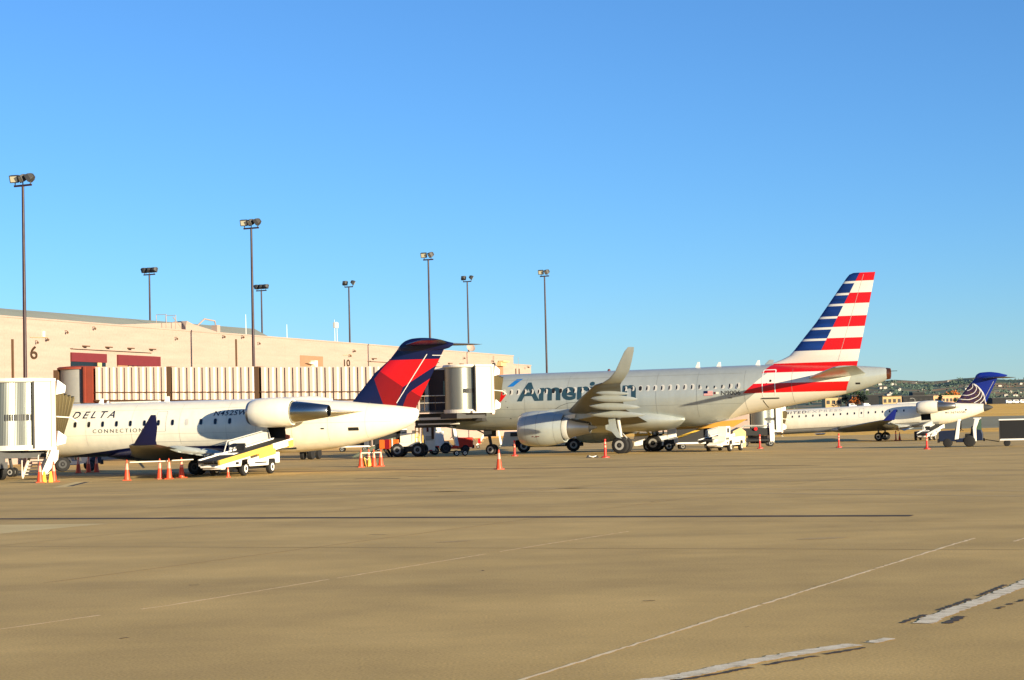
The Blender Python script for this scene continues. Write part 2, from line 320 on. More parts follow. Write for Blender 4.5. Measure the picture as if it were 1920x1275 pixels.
# far wood on the hillside reads as one mass
b = MB()
for i in range(2000):
    y = hr.uniform(1560, 2960); u = hr.uniform(-.02, .32); x = u*y
    if math.sin(x*.011+2)+math.sin(y*.009+x*.004) < (.2 if hr.random() < .8 else -1): continue
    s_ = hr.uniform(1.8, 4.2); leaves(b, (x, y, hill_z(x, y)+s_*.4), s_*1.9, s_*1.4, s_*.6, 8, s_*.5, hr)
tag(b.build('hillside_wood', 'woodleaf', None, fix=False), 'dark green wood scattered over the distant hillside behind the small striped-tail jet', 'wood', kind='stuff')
K['housewall'] = M('pale_house_wall', (160, 156, 146), .7); K['houseroof'] = M('house_roof', (120, 100, 88), .8)
house = None
for i in range(48):
    y = hr.uniform(1650, 2900); x = hr.uniform(.187, .30)*y; w, l, h = hr.uniform(3.5, 5), hr.uniform(4, 6.5), hr.uniform(1.8, 2.8)
    if house is None:
        b = MB(); b.box(-.5, .5, -.5, .5, -.5, .7); b.prism([(-.56, -.5, .7), (.56, -.5, .7), (0, -.5, 1.05)], (0, 1, 0), mi=1)
        house = b.build('hillside_house', ['housewall', 'houseroof']); o = house
    else: o = house.copy(); COL.objects.link(o)
    o.location = (x, y, hill_z(x, y)+.3); o.scale = (l, w, h); o.rotation_euler = (0, 0, hr.uniform(-.7, .7))
    tag(o, 'tiny pale house among the trees on the distant hillside', 'house', 'houses scattered over the far hillside')
def bld(name, x0, x1, y, h, dep, wall, label, wins=0, winmat='dkgrey', roof='dkgrey', floors=1, tower=None):
    z = g(x0, y); t = thing(name, label, 'building', ((x0+x1)/2, y, z)); w = (x1-x0)/2
    b = MB(); b.box(-w, w, 0, dep, -1, h)
    if tower: b.box(tower[0]-(x0+x1)/2, tower[1]-(x0+x1)/2, dep*.2, dep*.8, h, tower[2])
    b.build('wall', wall, t)
    b = MB(); b.box(-w-.3, w+.3, -.3, dep+.3, h+.01, h+.4)
    if tower: b.box(tower[0]-(x0+x1)/2-.2, tower[1]-(x0+x1)/2+.2, dep*.2-.2, dep*.8+.2, tower[2], tower[2]+.3)
    b.build('roof', roof, t)
    for f in range(floors):
        for i in range(wins):
            c = -w+(i+.5)*2*w/wins; hh = h/floors
            MB().box(c-w/wins*.6, c+w/wins*.6, -.08, .1, hh*f+hh*.4, hh*f+hh*.75).build('window', winmat, t)
    return t
K['tanwall'] = M('tan_stucco', (190, 160, 112), .8, var=.2, scale=.4); K['peachwall'] = M('peach_stucco', (216, 168, 124), .8, var=.12); K['dkwall'] = M('dark_cladding', (9, 12, 15), .7)
bld('tan_building', 168.6, 177.5, 1000, 5.6, 12, 'tanwall', 'small tan building beyond the airfield below the striped tail', 3)
bld('dark_hangar', 188.4, 206, 1030, 6.6, 20, 'dkwall', 'long low dark hangar behind the white fuselage, left of the peach block', 0)
bld('tan_shed', 189.6, 199.3, 950, 5.2, 10, 'tanwall', 'low tan shed with a flat roof in front of the dark hangar', 4, roof='brown')
bld('dark_office', 206.3, 222.5, 980, 5.2, 16, 'dkwall', 'dark stepped building with a taller middle left of the peach block', 6, 'black', tower=(212.3, 218.6, 7.2))
bld('peach_block', 230, 248.5, 1020, 5.2, 14, 'peachwall', 'long peach building with a row of dark windows beyond the airfield', 9, roof='tan')
bld('tan_house_row', 256, 276, 1080, 4.6, 10, 'tanwall', 'low tan building at the far right edge behind the dark sheds', 6, roof='brown')
bld('dark_shed', 248.5, 300, 960, 3.0, 12, 'dkwall', 'long low dark shed at the far right beyond the golden field', 0)
for i, x in enumerate([252, 255.5, 259, 263, 266.4]):
    t = thing('parked_van', ['small white van parked farthest left before the far dark shed', 'pale van second from the left before the far dark shed', 'white van in the middle of the row before the far dark shed', 'white van second from the right before the far dark shed', 'white van nearest the right edge before the far dark shed'][i], 'van', (x, 940, g(x, 940)), .1*i, 'vans parked by the far shed')
    b = MB(); b.prism([(-1.9, -.8, .35), (1.9, -.8, .35), (1.9, -.8, 1.1), (1.2, -.8, 1.25), (.7, -.8, 1.95), (-1.9, -.8, 1.95)], (0, 1.6, 0)); b.build('body', 'white', t, bevel=.08)
    b = MB(); b.box(.75, 1.1, -.82, .82, 1.3, 1.75); b.box(-1.2, .5, -.82, -.8, 1.3, 1.75); b.build('windscreen', 'glass', t)
    for sx in (-1.2, 1.2):
        for sy in (-.82, .66): MB().lathe((sx, sy, .34), (0, 1, 0), [(0, .34), (.16, .34)], 12).build('wheel', 'rubber', t)
for i, (x, lab) in enumerate([(169.5, 'white van parked beyond the far white jet, below the small tan building'), (176.5, 'white van parked beyond the far white jet, below the orange tree')]):
    c = copy_tree(t); c.location = (x, 925, g(x, 925)); c.rotation_euler = (0, 0, .3*i); c['label'] = lab; c['group'] = 'vans parked beyond the field'
for i, a in enumerate([(184.4, 995, 7, 8, 'orangeleaf', 'orange autumn tree beyond the airfield, right of the small tan building'), (180.2, 1003, 7.5, 7, 'dkleaf', 'dark tree just left of the orange autumn tree'), (187.6, 992, 8, 6, 'dkleaf', 'dark tree just right of the orange autumn tree'),
        (191, 1060, 10.8, 10, 'leaf', 'green tree above the dark hangar roof, leftmost of its clump'), (196.5, 1065, 10.2, 11, 'leaf', 'green tree above the dark hangar, middle of its clump'), (202.5, 1062, 9.4, 9, 'leaf', 'green tree above the dark hangar, rightmost of its clump'),
        (227.2, 985, 6.4, 3.2, 'dkleaf', 'slim dark tree in front of the left end of the peach building'), (240, 1005, 4.5, 4, 'leaf', 'small green tree in front of the peach building'), (251, 1070, 8.4, 8, 'leaf', 'green tree right of the blue tail, beyond the field'), (261, 1100, 9, 9, 'orangeleaf', 'rusty autumn tree by the low tan building at far right'),
        (268, 1060, 8, 8, 'dkleaf', 'dark tree behind the far right shed'), (274, 1090, 9.5, 10, 'leaf', 'green tree at the right edge behind the far shed'), (245, 1110, 8, 8, 'leaf', 'green tree behind the blue tail beyond the peach building'), (222, 1080, 8.2, 8, 'leaf', 'green tree behind the dark stepped building')]): tree(*a[:6], seed=40+i) if False else tree(a[0], a[1], a[2], a[3], a[4], a[5], 40+i)
t = thing('street_lamp', 'thin curved street lamp beyond the airfield by the dark stepped building', 'street lamp', (207.9, 958, g(208, 958)))
MB().tube([(0, 0, 0), (0, 0, 3.2), (-.3, 0, 3.8), (-1, 0, 4.1), (-1.9, 0, 4.1)], .09, 6).build('pole', 'ltgrey', t); MB().box(-2.5, -1.8, -.15, .15, 4.0, 4.18).build('lamp_head', 'ltgrey', t)
# ---------------------------------------------------------------- terminal building (local x runs along the wall, y into the building)
K['wall'] = mixmat('peach_masonry', [(.3, (156, 136, 124)), (.7, (167, 147, 134))], .5, bump=.15, bscale=12, speck=.06, speck_scale=5, streak=(.35, .35, 4))
K['roofgrey'] = mixmat('grey_standing_seam_roof', [(.3, (146, 148, 130)), (.7, (158, 160, 142))], .3, bump=0)
K['panel'] = M('tan_infill_panel', (150, 112, 84), .7)
K['winframe'] = M('maroon_window_shade', (104, 34, 36), .5)
A0 = 170; D_ = Vector((math.sin(.335), math.cos(.335), 0)); N_ = Vector((-math.cos(.335), math.sin(.335), 0))
term = thing('terminal_building', 'long flat peach terminal building with maroon windows, gate numbers and a grey roof behind', 'building', N_*82.7+D_*A0, math.atan2(D_.y, D_.x))
def a_(v): return v-A0
w = MB(); w.box(a_(60), a_(237.9), 0, 40, -1, 11.07); w.box(a_(237.9), a_(246.4), .35, 40, -1, 9.97); w.build('wall', 'wall', term)
w = MB(); w.box(a_(60), a_(238.05), -.06, .5, 11.073, 11.2); w.box(a_(237.75), a_(238.05), .5, 40, 11.073, 11.2); w.box(a_(238.05), a_(246.5), .29, .85, 9.973, 10.08); w.build('coping', 'wall', term)
w = MB()
for i in range(13): w.box(a_(96+12*i)-.012, a_(96+12*i)+.012, -.008, .02, 0, 11.0)
w.build('movement_joint', 'wall', term)
rf = MB(); rf.rings([[(a_(60), 1.5, 11.21), (a_(60), 9, 12.62), (a_(60), 16, 11.21)], [(a_(168), 1.5, 11.21), (a_(179), 9, 12.86), (a_(172), 16, 11.21)]], closed=False)
rf.face([rf.bm.verts.new(p) for p in ((a_(168), 1.5, 11.21), (a_(179), 9, 12.86), (a_(172), 16, 11.21))]); roof = rf.build('roof', 'roofgrey', term)
w = MB(); w.prism([(a_(118.8), 1.9, 11.25), (a_(119.4), 2.4, 11.35), (a_(118.4), 3.8, 11.75), (a_(117.8), 3.5, 11.6)], (0, 0, .35)); w.build('roof_vent', 'black', roof)
# windows under maroon shades
for nm, x0, x1, zb, nm2, cols in (('window', 129.06, 134.3, 7.9, '', 0), ('window', 136.12, 143.1, 7.75, '', 6)):
    b = MB(); b.box(a_(x0), a_(x1), -.05, .12, 6.2, 8.6); wn = b.build('window', 'glass', term)
    b = MB(); b.box(a_(x0)-.02, a_(x1)+.02, -.16, .1, zb, 8.63); b.build('shade', 'winframe', wn)
    b = MB()
    for i in range(cols): b.box(a_(137.9+i*.88), a_(138.35+i*.88), -.1, .1, 6.2, zb-.05)
    if cols: b.box(a_(x0), a_(137.7), -.1, .1, 6.2, zb-.01, mi=1)
    else: b.box(a_(133.0), a_(133.6), -.1, .1, 6.2, zb-.01)
    b.build('mullion', ['tan', 'panel'], wn)
def ledge(x0, x1, z): return MB().box(a_(x0), a_(x1), -.3, .05, z-.03, z+.03).build('ledge', 'wall', term)
ledge(129.0, 141.7, 8.96); ledge(188.5, 200, 9.3); ledge(208, 225, 9.12)
for x, z in [(131.1, 9.15), (134.6, 9.17), (138.1, 9.18), (141.7, 9.2), (190, 9.55), (195, 9.55), (209, 9.55), (213.5, 9.55), (217.5, 9.55), (221.6, 9.55)]:
    b = MB(); b.prism([(a_(x)-.3, -.01, z), (a_(x)+.3, -.01, z), (a_(x)+.2, -.45, z-.03), (a_(x)-.2, -.45, z-.03)], (0, 0, .1)); b.build('wall_lamp', 'brown', term)
for x, z, r_ in [(125.5, 9.55, .1), (124.1, 9.28, .07), (128.3, 10.23, .08), (132.4, 10.7, .08), (145.9, 10.32, .08), (154.8, 10.8, .1), (158.6, 10.9, .1), (162, 10.4, .08), (183.5, 9.75, .1), (184.6, 10.3, .12), (218.5, 10.35, .1), (229, 10.2, .09), (243.5, 9.7, .14)]:
    b = MB(); b.tube([(a_(x), 0, z+.12), (a_(x), -.22, z+.12), (a_(x), -.26, z)], .025, 6); b.lathe((a_(x), -.26, z), (0, 0, -1), [(-.06, r_*.6), (0, r_*1.2), (.07, r_*1.1), (.13, r_*.5)], 10); b.build('camera_dome', 'brown', term)
for x0, x1, z in [(123.4, 125.9, 9.72), (182.0, 184.2, 9.85)]: MB().tube([(a_(x0), -.06, z-.06), (a_(x1), -.06, z)], .02, 5).build('conduit', 'tan', term)
MB().box(a_(125.1), a_(125.4), -.08, .02, 9.75, 10.2).build('junction_box', 'cream', term)
for x, z0, z1 in [(121.0, 5.5, 9.42), (157.45, 7.0, 10.66)]: MB().box(a_(x)-.09, a_(x)+.09, -.12, .02, z0, z1).build('downpipe', 'brown', term)
for x0, x1, z0, z1 in [(171.4, 176.9, 8.3, 9.5), (225.0, 233.6, 8.0, 9.72)]: MB().box(a_(x0), a_(x1), -.03, .02, z0, z1).build('infill_panel', 'panel', term)
b = MB(); b.box(a_(173.9), a_(174.6), -.5, -.03, 8.35, 9.0); b.prism([(a_(172.4), -.5, 8.72), (a_(173.9), -.5, 8.55), (a_(173.9), -.5, 8.8)], (0, .3, 0)); b.build('floodlight', 'cream', term)
b = MB(); b.tube([(a_(229.5), -.2, 9.7), (a_(229.5), -.2, 10.9)], .03, 5); b.lathe((a_(229.5), -.2, 9.6), (0, 0, 1), [(0, .25), (.35, .2), (.4, .08)], 10); b.build('beacon', 'black', term)
b = MB(); b.box(a_(231.2), a_(233.2), -.6, 0, 9.6, 10.1); b.box(a_(231.6), a_(234), -.8, -.1, 10.1, 10.32); b.build('exhaust_hood', 'tan', term)
for txt, x0, x1, z0, z1, y in [('6', 123.4, 124.35, 8.0, 9.0, 0), ('10', 182.2, 183.75, 8.62, 9.34, 0), ('11', 239.6, 241.3, 8.7, 9.45, .35)]:
    b = MB(); b.bm.free(); b.bm = text_fit(txt, a_(x0), a_(x1), z0, z1)
    bmesh.ops.solidify(b.bm, geom=b.bm.faces[:], thickness=.05)
    for v in b.bm.verts: v.co.y += y-.06
    b.build('gate_number', 'brown', term)
# rooftop clutter
b = MB(); b.prism([(a_(136.5), 1.2, 11.2), (a_(157.5), 1.2, 11.2), (a_(151), 1.2, 11.95), (a_(149), 1.2, 11.95)], (0, 3.5, 0)); b.build('skylight', 'wall', term)
b = MB(); b.prism([(a_(149.2), .8, 11.2), (a_(152.8), .8, 11.2), (a_(152.2), .8, 11.55), (a_(149.6), .8, 12.1)], (0, 1.4, 0)); b.tube([(a_(152.6), 1.4, 11.8), (a_(154), 1.4, 12.5), (a_(156), 1.4, 12.4), (a_(156.2), 1.4, 11.9)], .07, 8); b.box(a_(155.9), a_(156.5), 1.1, 1.7, 11.2, 12.0); b.build('roof_duct', 'wall', term)
b = MB()
for x in (145.5, 147.2): b.tube([(a_(x), .6, 11.1), (a_(x), .6, 12.5), (a_(x), 1.6, 12.5), (a_(x), 1.6, 11.2)], .04, 5)
b.tube([(a_(147.8), 1.2, 12.4), (a_(149.2), 1.2, 11.5)], .04, 5); b.build('roof_ladder', 'wall', term)
for x, h in [(163.5, 13.4), (172.6, 12.8), (184.4, 13.8), (185, 13.6)]: MB().tube([(a_(x), 2, 11.1), (a_(x), 2, h)], [.035, .02], 6).build('aerial', 'white', term)
MB().box(a_(184.2), a_(185.2), 1.9, 2.1, 12.9, 13.5).build('aerial_panel', 'ltgrey', term)
b = MB(); b.lathe((a_(226.6), 2, 11.9), (-.6, -.6, .4), [(0, .1), (.1, .4), (.25, .6)], 12, cap1=False); b.build('dish', 'wall', term)
# ---------------------------------------------------------------- floodlight poles
def flood(x, y, zt, heads, label, back=False):
    z = g(x, y); t = thing('floodlight_pole', label, 'light pole', (x, y, z), 0, 'floodlight poles round the terminal'); h = zt-z
    b = MB(); b.lathe((0, 0, 0), (0, 0, 1), [(0, .16), (h*.5, .125), (h, .09)], 12); b.lathe((0, 0, 0), (0, 0, 1), [(-.2, .4), (.35, .4), (.4, .2)], 12); b.build('pole', 'corten', t, smooth=True)
    wd = .78 if len(heads) > 2 else .6
    b = MB(); cz, sz = math.cos(-.35), math.sin(-.35); q = Matrix.Rotation(-.45, 4, 'Z'); b.box(-wd, wd, -.06, .06, h-.06, h+.07, T=q); b.build('crossbar', 'corten', t)
    for px, yaw, tilt in heads:
        T = q @ Matrix.Translation((px, 0, h)) @ Matrix.Rotation(yaw+(PI if back else 0), 4, 'Z')
        P = T @ Matrix.Translation((0, 0, .56)) @ Matrix.Rotation(tilt, 4, 'X') @ Matrix.Scale(.84, 4)
        b = MB(); b.rings([[P @ Vector(v) for v in ((-.4, -.3, -.33), (.4, -.3, -.33), (.4, -.3, .33), (-.4, -.3, .33))], [P @ Vector(v) for v in ((-.36, .05, -.3), (.36, .05, -.3), (.36, .05, .3), (-.36, .05, .3))], [P @ Vector(v) for v in ((-.2, .32, -.2), (.2, .32, -.2), (.2, .32, .16), (-.2, .32, .16))]])
        b.tube([T @ Vector((0, 0, .05)), T @ Vector((0, 0, .3))], .045, 6); hd = b.build('floodlight', 'dkgrey', t, bevel=.03)
        b = MB(); b.sheet([P @ Vector(v) for v in ((-.31, -.305, -.24), (.31, -.305, -.24), (.31, -.305, .25), (-.31, -.305, .25))]); b.build('lens', 'lens', hd, fix=False)
F3 = [(-.70, .25, .35), (0, -.55, .5), (.68, -1.35, .6)]
flood(-34.56, 131, 19.82, F3, 'tallest dark red floodlight pole, with three lamps, left of the gate number 6')
flood(-22.7, 162, 19.73, F3, 'dark red floodlight pole with three lamps standing behind the middle of the ribbed jet bridge')
flood(-8.83, 199, 19.86, [(-.5, .2, .4), (.35, -.7, .5)], 'floodlight pole rising behind the red and blue tail fin')
flood(4.17, 226, 19.88, [(-.45, .2, .4), (.35, -.7, .5)], 'floodlight pole farthest right, above the silver airliner beyond the end of the building')
flood(-40.73, 208, 19.73, [(-.66, 1.2, .5), (0, .4, .4), (.66, .0, .35)], 'floodlight pole with dark lamp backs behind the grey roof, farthest left of those behind', True)
flood(-32.05, 237, 19.76, [(-.66, 1.2, .5), (0, .4, .4), (.66, .0, .35)], 'short looking floodlight pole just right of the three lamp pole behind the jet bridge', True)
flood(-20.63, 235, 19.82, [(-.6, .1, .35), (.6, -1.1, .5)], 'floodlight pole with two spread lamps behind the parapet above gate number 10', True)
flood(-5.88, 250, 21.28, [(-.6, .1, .35), (.6, -1.1, .5)], 'floodlight pole with two spread lamps behind the parapet right of the red and blue tail', True)
# ---------------------------------------------------------------- boarding bridges
K['bridge'] = M('bridge_white_paint', (206, 197, 182), .4, var=.06)
K['ribs'] = M('brushed_cab_cladding', (132, 134, 126), .34, .8, streak=(1, 1, .05))
K['tunnelpaint'] = M('cream_tunnel_paint', (210, 186, 168), .45, var=.05)
K['pinkish'] = M('pink_edge_trim', (226, 188, 164), .5)
def cab(t, z0, z1, lengthen=0, dr=1.48, bx=.35, can=1.15):
    h = z1-z0
    b = MB(); n = 240; rr = [dr+(.012 if k % 2 else 0) for k in range(n)]
    b.rings([[(rr[k]*math.cos(2*PI*k/n), rr[k]*math.sin(2*PI*k/n), z) for k in range(n)] for z in (z0+.12, z1-.12)]); cy = b.build('cab_drum', 'ribs', t)
    b = MB()
    for k in range(15):
        a = -2.25+k*.075; c, s = math.cos(a), math.sin(a); T = Matrix.Rotation(a, 4, 'Z'); b.box(dr+.01, dr+.04, -.035, .035, z0+h*.4, z0+h*.4+.3, T=T)
    b.build('vent_slots', 'dkgrey', cy)
    b = MB(); b.lathe((0, 0, z1-.12), (0, 0, 1), [(0, dr+.12), (.06, dr+.17), (.2, dr+.12), (.24, .2)], 48); b.box(-.2, 1.5, -1.6, 1.6, z1-.08, z1+.06); b.build('roof', 'bridge', t)
    b = MB(); b.lathe((0, 0, z0-.12), (0, 0, 1), [(0, dr+.12), (.24, dr+.12)], 48); b.box(bx-.3, 1.55, -1.55, 1.55, z0-.14, z0+.02); b.box(-1.4, 1.3, -.9, .9, z0-.5, z0-.14, mi=1); b.build('floor', ['bridge', 'dkgrey'], t)
    b = MB(); b.prism([(bx, -1.5, z0), (1.3, -1.5, z0), (1.55, -1.2, z0), (1.55, 1.2, z0), (1.3, 1.5, z0), (bx, 1.5, z0)], (0, 0, h-.1)); b.build('cab_body', 'bridge', t)
    for q in (-1.46, 1.46): MB().box(1.28, 1.5, q-.1, q+.1, z0-.25, z1-.02).build('cab_frame', 'pinkish', t)
    MB().box(bx-.09, bx+.02, -1.6, -1.4, z0-.05, z1-.05).build('corner_seal', 'black', t)
    for zz in (z0+.05, z1-.75):
        b = MB(); b.prism([(1.5, -1.62, zz), (2.0, -1.62, zz+.1), (2.05, -1.62, zz+.45), (1.6, -1.62, zz+.75)], (0, .35, 0)); b.build('bumper', 'white', t, bevel=.04)
    b = MB(); N = 13; hs = []
    for k in range(N):
        f = k/(N-1); z = .06 if k % 2 else -.07; xt, xb = 1.55+can*f+lengthen*f, 1.55+.45*can*f+lengthen*f; yw = 1.32+z-.02*k*0; zt, zb = z1-.55-.35*f+z, z0+.55+.05*f
        hs.append([(xb, -yw, zb), (xb+(xt-xb)*.5, -yw-.03, (zb+zt)/2), (xt, -yw, zt), (xt, yw, zt), (xb+(xt-xb)*.5, yw, (zb+zt)/2), (xb, yw, zb)])
    b.rings(hs, closed=False, cap0=False, cap1=False); ca = b.build('canopy', 'bellows', t, fix=False)
    b = MB(); b.tube([(1.6, -1.42, z0+h*.45), (2.4, -1.44, z0+h*.43), (2.75, -1.42, z0+h*.36)], .035, 6); b.build('strap', 'cream', ca)
def stair(t, top, bot, half, mats=('bridge', 'brown'), n=8):
    top, bot, hv = Vector(top), Vector(bot), Vector(half); b = MB()
    for s in (-1, 1):
        b.prism([top+hv*s+Vector((0, 0, .12)), bot+hv*s+Vector((0, 0, .12)), bot+hv*s+Vector((0, 0, -.12)), top+hv*s+Vector((0, 0, -.12))], hv.normalized()*.06)
    st = b.build('service_stair', mats[0], t); d = (bot-top); d.z = 0; d = d/n*.9
    for k in range(n):
        p = top.lerp(bot, (k+.5)/n); b = MB(); b.prism([p-hv-d*.5, p+hv-d*.5, p+hv+d*.5, p-hv+d*.5], (0, 0, .05)); b.build('tread', mats[0], st)
    b = MB()
    for s in (-1, 1): b.tube([top+hv*s+Vector((0, 0, 1.0)), bot+hv*s+Vector((0, 0, .95)), bot+hv*s], .03, 6)
    b.build('stair_rail', mats[0], st); return st
def bogie(t, x, y, ztop, zg, mat='dkgrey'):
    b = MB(); b.box(x-.2, x+.2, y-1.45, y-1.15, zg+.75, ztop); b.box(x-.2, x+.2, y+1.15, y+1.45, zg+.75, ztop); b.box(x-.3, x+.3, y-1.5, y+1.5, zg+.55, zg+.85); b.build('lift_column', mat, t)
    for s in (-.75, .75):
        for k in (-.32, .32): MB().lathe((x+k-.14, y+s, zg+.42), (1, 0, 0), [(0, .3), (.03, .42), (.25, .42), (.28, .3)], 20).build('wheel', 'rubber', t)
t = thing('jet_bridge', 'white jet bridge cab at the left edge with tan bellows against the white fuselage', 'jet bridge', (-24.45, 90.2, 0), .7217)
cab(t, 1.5, 4.78); bogie(t, -1.5, -.4, 1.1, 0)
stair(t, (1.25, -.3, 1.3), (.6, -1.2+.6, .1), (.28, -.3, 0))
b = MB(); b.prism([(1.15, -1.75, 1.35), (1.55, -1.75, 1.35), (1.5, -1.75, .9), (.75, -1.75, 0.05), (.5, -1.75, .05)], (0, .1, 0)); b.build('strut_panel', 'bridge', t)
def tunnel(t, secs, hw=1.3, slope=-.024, z1=6.95, z0=4.5, rib=.595):
    for (x0, x1, dz) in secs:
        n = max(1, int(round((x1-x0)/rib))); p = (x1-x0)/n; b = MB(); yo = hw-dz
        pr = []
        for i in range(n):
            u = x0+i*p; pr += [(u, .16), (u+p*.10, .16), (u+p*.13, -.1), (u+p*.52, -.1), (u+p*.68, -.03), (u+p*.99, -.03)]
        pr.append((x1, .16))
        def row(z, s): return [(u, s*(-yo)+s*d, z+slope*u) for u, d in pr]
        for s in (1, -1): b.rings([row(z0+dz, s), row(z1-dz, s)], closed=False, cap0=False, cap1=False)
        b.box(x0, x1, -yo+.03, yo-.03, 0, .1, T=Matrix(((1, 0, 0, 0), (0, 1, 0, 0), (slope, 0, 1, z1-dz-.06), (0, 0, 0, 1)))); b.box(x0, x1, -yo+.03, yo-.03, 0, .12, T=Matrix(((1, 0, 0, 0), (0, 1, 0, 0), (slope, 0, 1, z0+dz-.06), (0, 0, 0, 1))))
        sec = b.build('tunnel_section', 'tunnelpaint', t)
        b = MB(); b.box(x1-.16, x1+.16, -yo-.05, yo+.05, z0+dz-.05+slope*x1, z1-dz+.03+slope*x1); b.build('end_frame', 'brown', sec)
        b = MB()
        for zz in ((z1-z0)*.25+z0, z0+.02): b.tube([(x0, -yo-.13, zz+slope*x0), (x1, -yo-.13, zz+slope*x1)], .035 if zz > z0+.1 else .06, 6)
        b.build('conduit', 'brown', sec)
t = thing('jet_bridge', 'long cream ribbed jet bridge running from the rust red rotunda to the silver airliner', 'jet bridge', (-32.2, 137.3, 0), -.229)
b = MB(); b.lathe((0, 0, 4.35), (0, 0, 1), [(0, 1.45), (2.5, 1.45)], 40); b.build('rotunda', 'grey', t, smooth=True)
b = MB(); b.lathe((0, 0, 6.82), (0, 0, 1), [(0, 1.6), (.12, 1.62), (.2, 1.5), (.28, .3)], 40); b.build('rotunda_roof', 'rust', t, smooth=True)
b = MB(); b.lathe((0, 0, -.2), (0, 0, 1), [(0, .9), (.3, .9), (.32, .45), (4.3, .45), (4.32, 1.5), (4.5, 1.5)], 28); b.build('rotunda_column', 'grey', t, smooth=True)
b = MB(); b.box(-1.5, -1.1, -1.2, 1.2, 4.4, 6.8); b.build('rotunda_shutter', 'brown', t)
b = MB(); b.box(.95, 1.75, -1.42, 1.42, 4.32, 6.98); b.box(1.05, 1.2, -1.5, -1.4, 4.32, 6.98); b.box(1.75, 1.9, -1.4, 1.4, 6.8, 6.95); b.build('portal_frame', 'rust', t)
b = MB(); b.box(.72, .96, -1.35, 1.35, 4.4, 6.85); b.build('portal_seal', 'bluepaint', t)
b = MB(); b.box(-6, -1.2, -1.3, 1.3, 4.5, 6.75, T=Matrix.Rotation(-1.1, 4, 'Z')); b.build('link_corridor', 'tunnelpaint', t)
tunnel(t, [(1.9, 7.7, 0), (7.9, 14.45, .04), (14.75, 26.3, .08)])
bogie(t, 18, 0, 4.0, -.17)
Tc = Matrix.Translation((-3.5, 130.2, 0)) @ Matrix.Rotation(.7217, 4, 'Z')
t2 = thing('jet_bridge_cab', 'white rounded jet bridge cab with tan bellows docked at the nose of the silver airliner', 'jet bridge cab', (-3.5, 130.2, 0), .7217)
cab(t2, 3.0, 6.18, .25, 1.3, -.2, .85)
# dark service lobby, platform with rails and stair left of that cab
Tl = Tc.inverted() @ Matrix.Translation((-5.15, 132.6, 0)) @ Matrix.Rotation(-.229, 4, 'Z')
b = MB(); b.box(-.75, 1.3, -.7, .9, 3.05, 6.0, T=Tl); b.build('lobby', 'corten', t2)
b = MB(); b.box(-1.0, 1.4, -.9, 1.1, 6.0, 6.2, T=Tl); b.box(-1.35, -.72, -.95, -.6, 3.1, 5.95, T=Tl); b.box(.78, .92, -.95, -.8, 3.0, 6.05, T=Tl); b.build('lobby_frame', 'bridge', t2)
b = MB(); b.box(.35, .5, -.75, -.68, 4.2, 5.2, T=Tl); b.build('lobby_door_window', 'glass', t2)
b = MB(); b.box(-2.5, 1.0, -2.1, -.72, 2.98, 3.1, T=Tl); b.build('platform', 'dkgrey', t2)
b = MB()
for zz in (3.65, 4.15): b.tube([Tl @ Vector(p) for p in ((.9, -2.05, zz), (-2.45, -2.05, zz), (-2.45, -.8, zz))], .03, 6)
b.build('platform_rail', 'bridge', t2)
b = MB()
for x in (-2.45, -1.6, -.7, .1, .9): b.tube([Tl @ Vector((x, -2.05, 3.1)), Tl @ Vector((x, -2.05, 4.2))], .03, 6)
b.tube([Tl @ Vector((-1.9, -2.0, 3.1)), Tl @ Vector((-1.9, -2.0, 5.6))], .06, 6); b.tube([Tl @ Vector((-1.2, -2.0, 3.1)), Tl @ Vector((-1.2, -2.0, 5.4))], .04, 6); b.build('platform_post', 'brown', t2)
b = MB()
for k in range(8): b.tube([Tl @ Vector((-2.0, -1.9, 3.4+k*.28)), Tl @ Vector((-1.2, -1.9, 3.4+k*.28))], .02, 5)
b.build('ladder', 'tan', t2)
b = MB(); b.box(-2.0, 2.6, -1.7, -1.45, 2.45, 2.62, T=Tl); b.box(-1.4, 1.6, -1.4, -1.1, 2.1, 2.2, T=Tl); b.build('underside_beam', 'bridge', t2)
b = MB(); b.box(-2.4, 3.2, -.9, 1.2, 2.3, 2.9, T=Tl); b.box(-1.8, .8, -.7, .9, 1.9, 2.3, T=Tl); b.build('undercarriage', 'dkgrey', t2)
t3 = thing('jet_bridge', 'small white jet bridge docked at the forward door of the far white jet', 'jet bridge', (27.25, 202.75, -.25), .7217)
cab(t3, .75, 3.6); bogie(t3, -1.0, -.4, .7, -.62); stair(t3, (.75, -.5, .55), (.1, -.9, -.5), (.25, -.25, 0), n=6)
b = MB(); b.box(-14, -1.2, -1.3, 1.3, .9, 3.4, T=Matrix.Rotation(-1.1, 4, 'Z')); b.build('tunnel_section', 'tunnelpaint', t3)
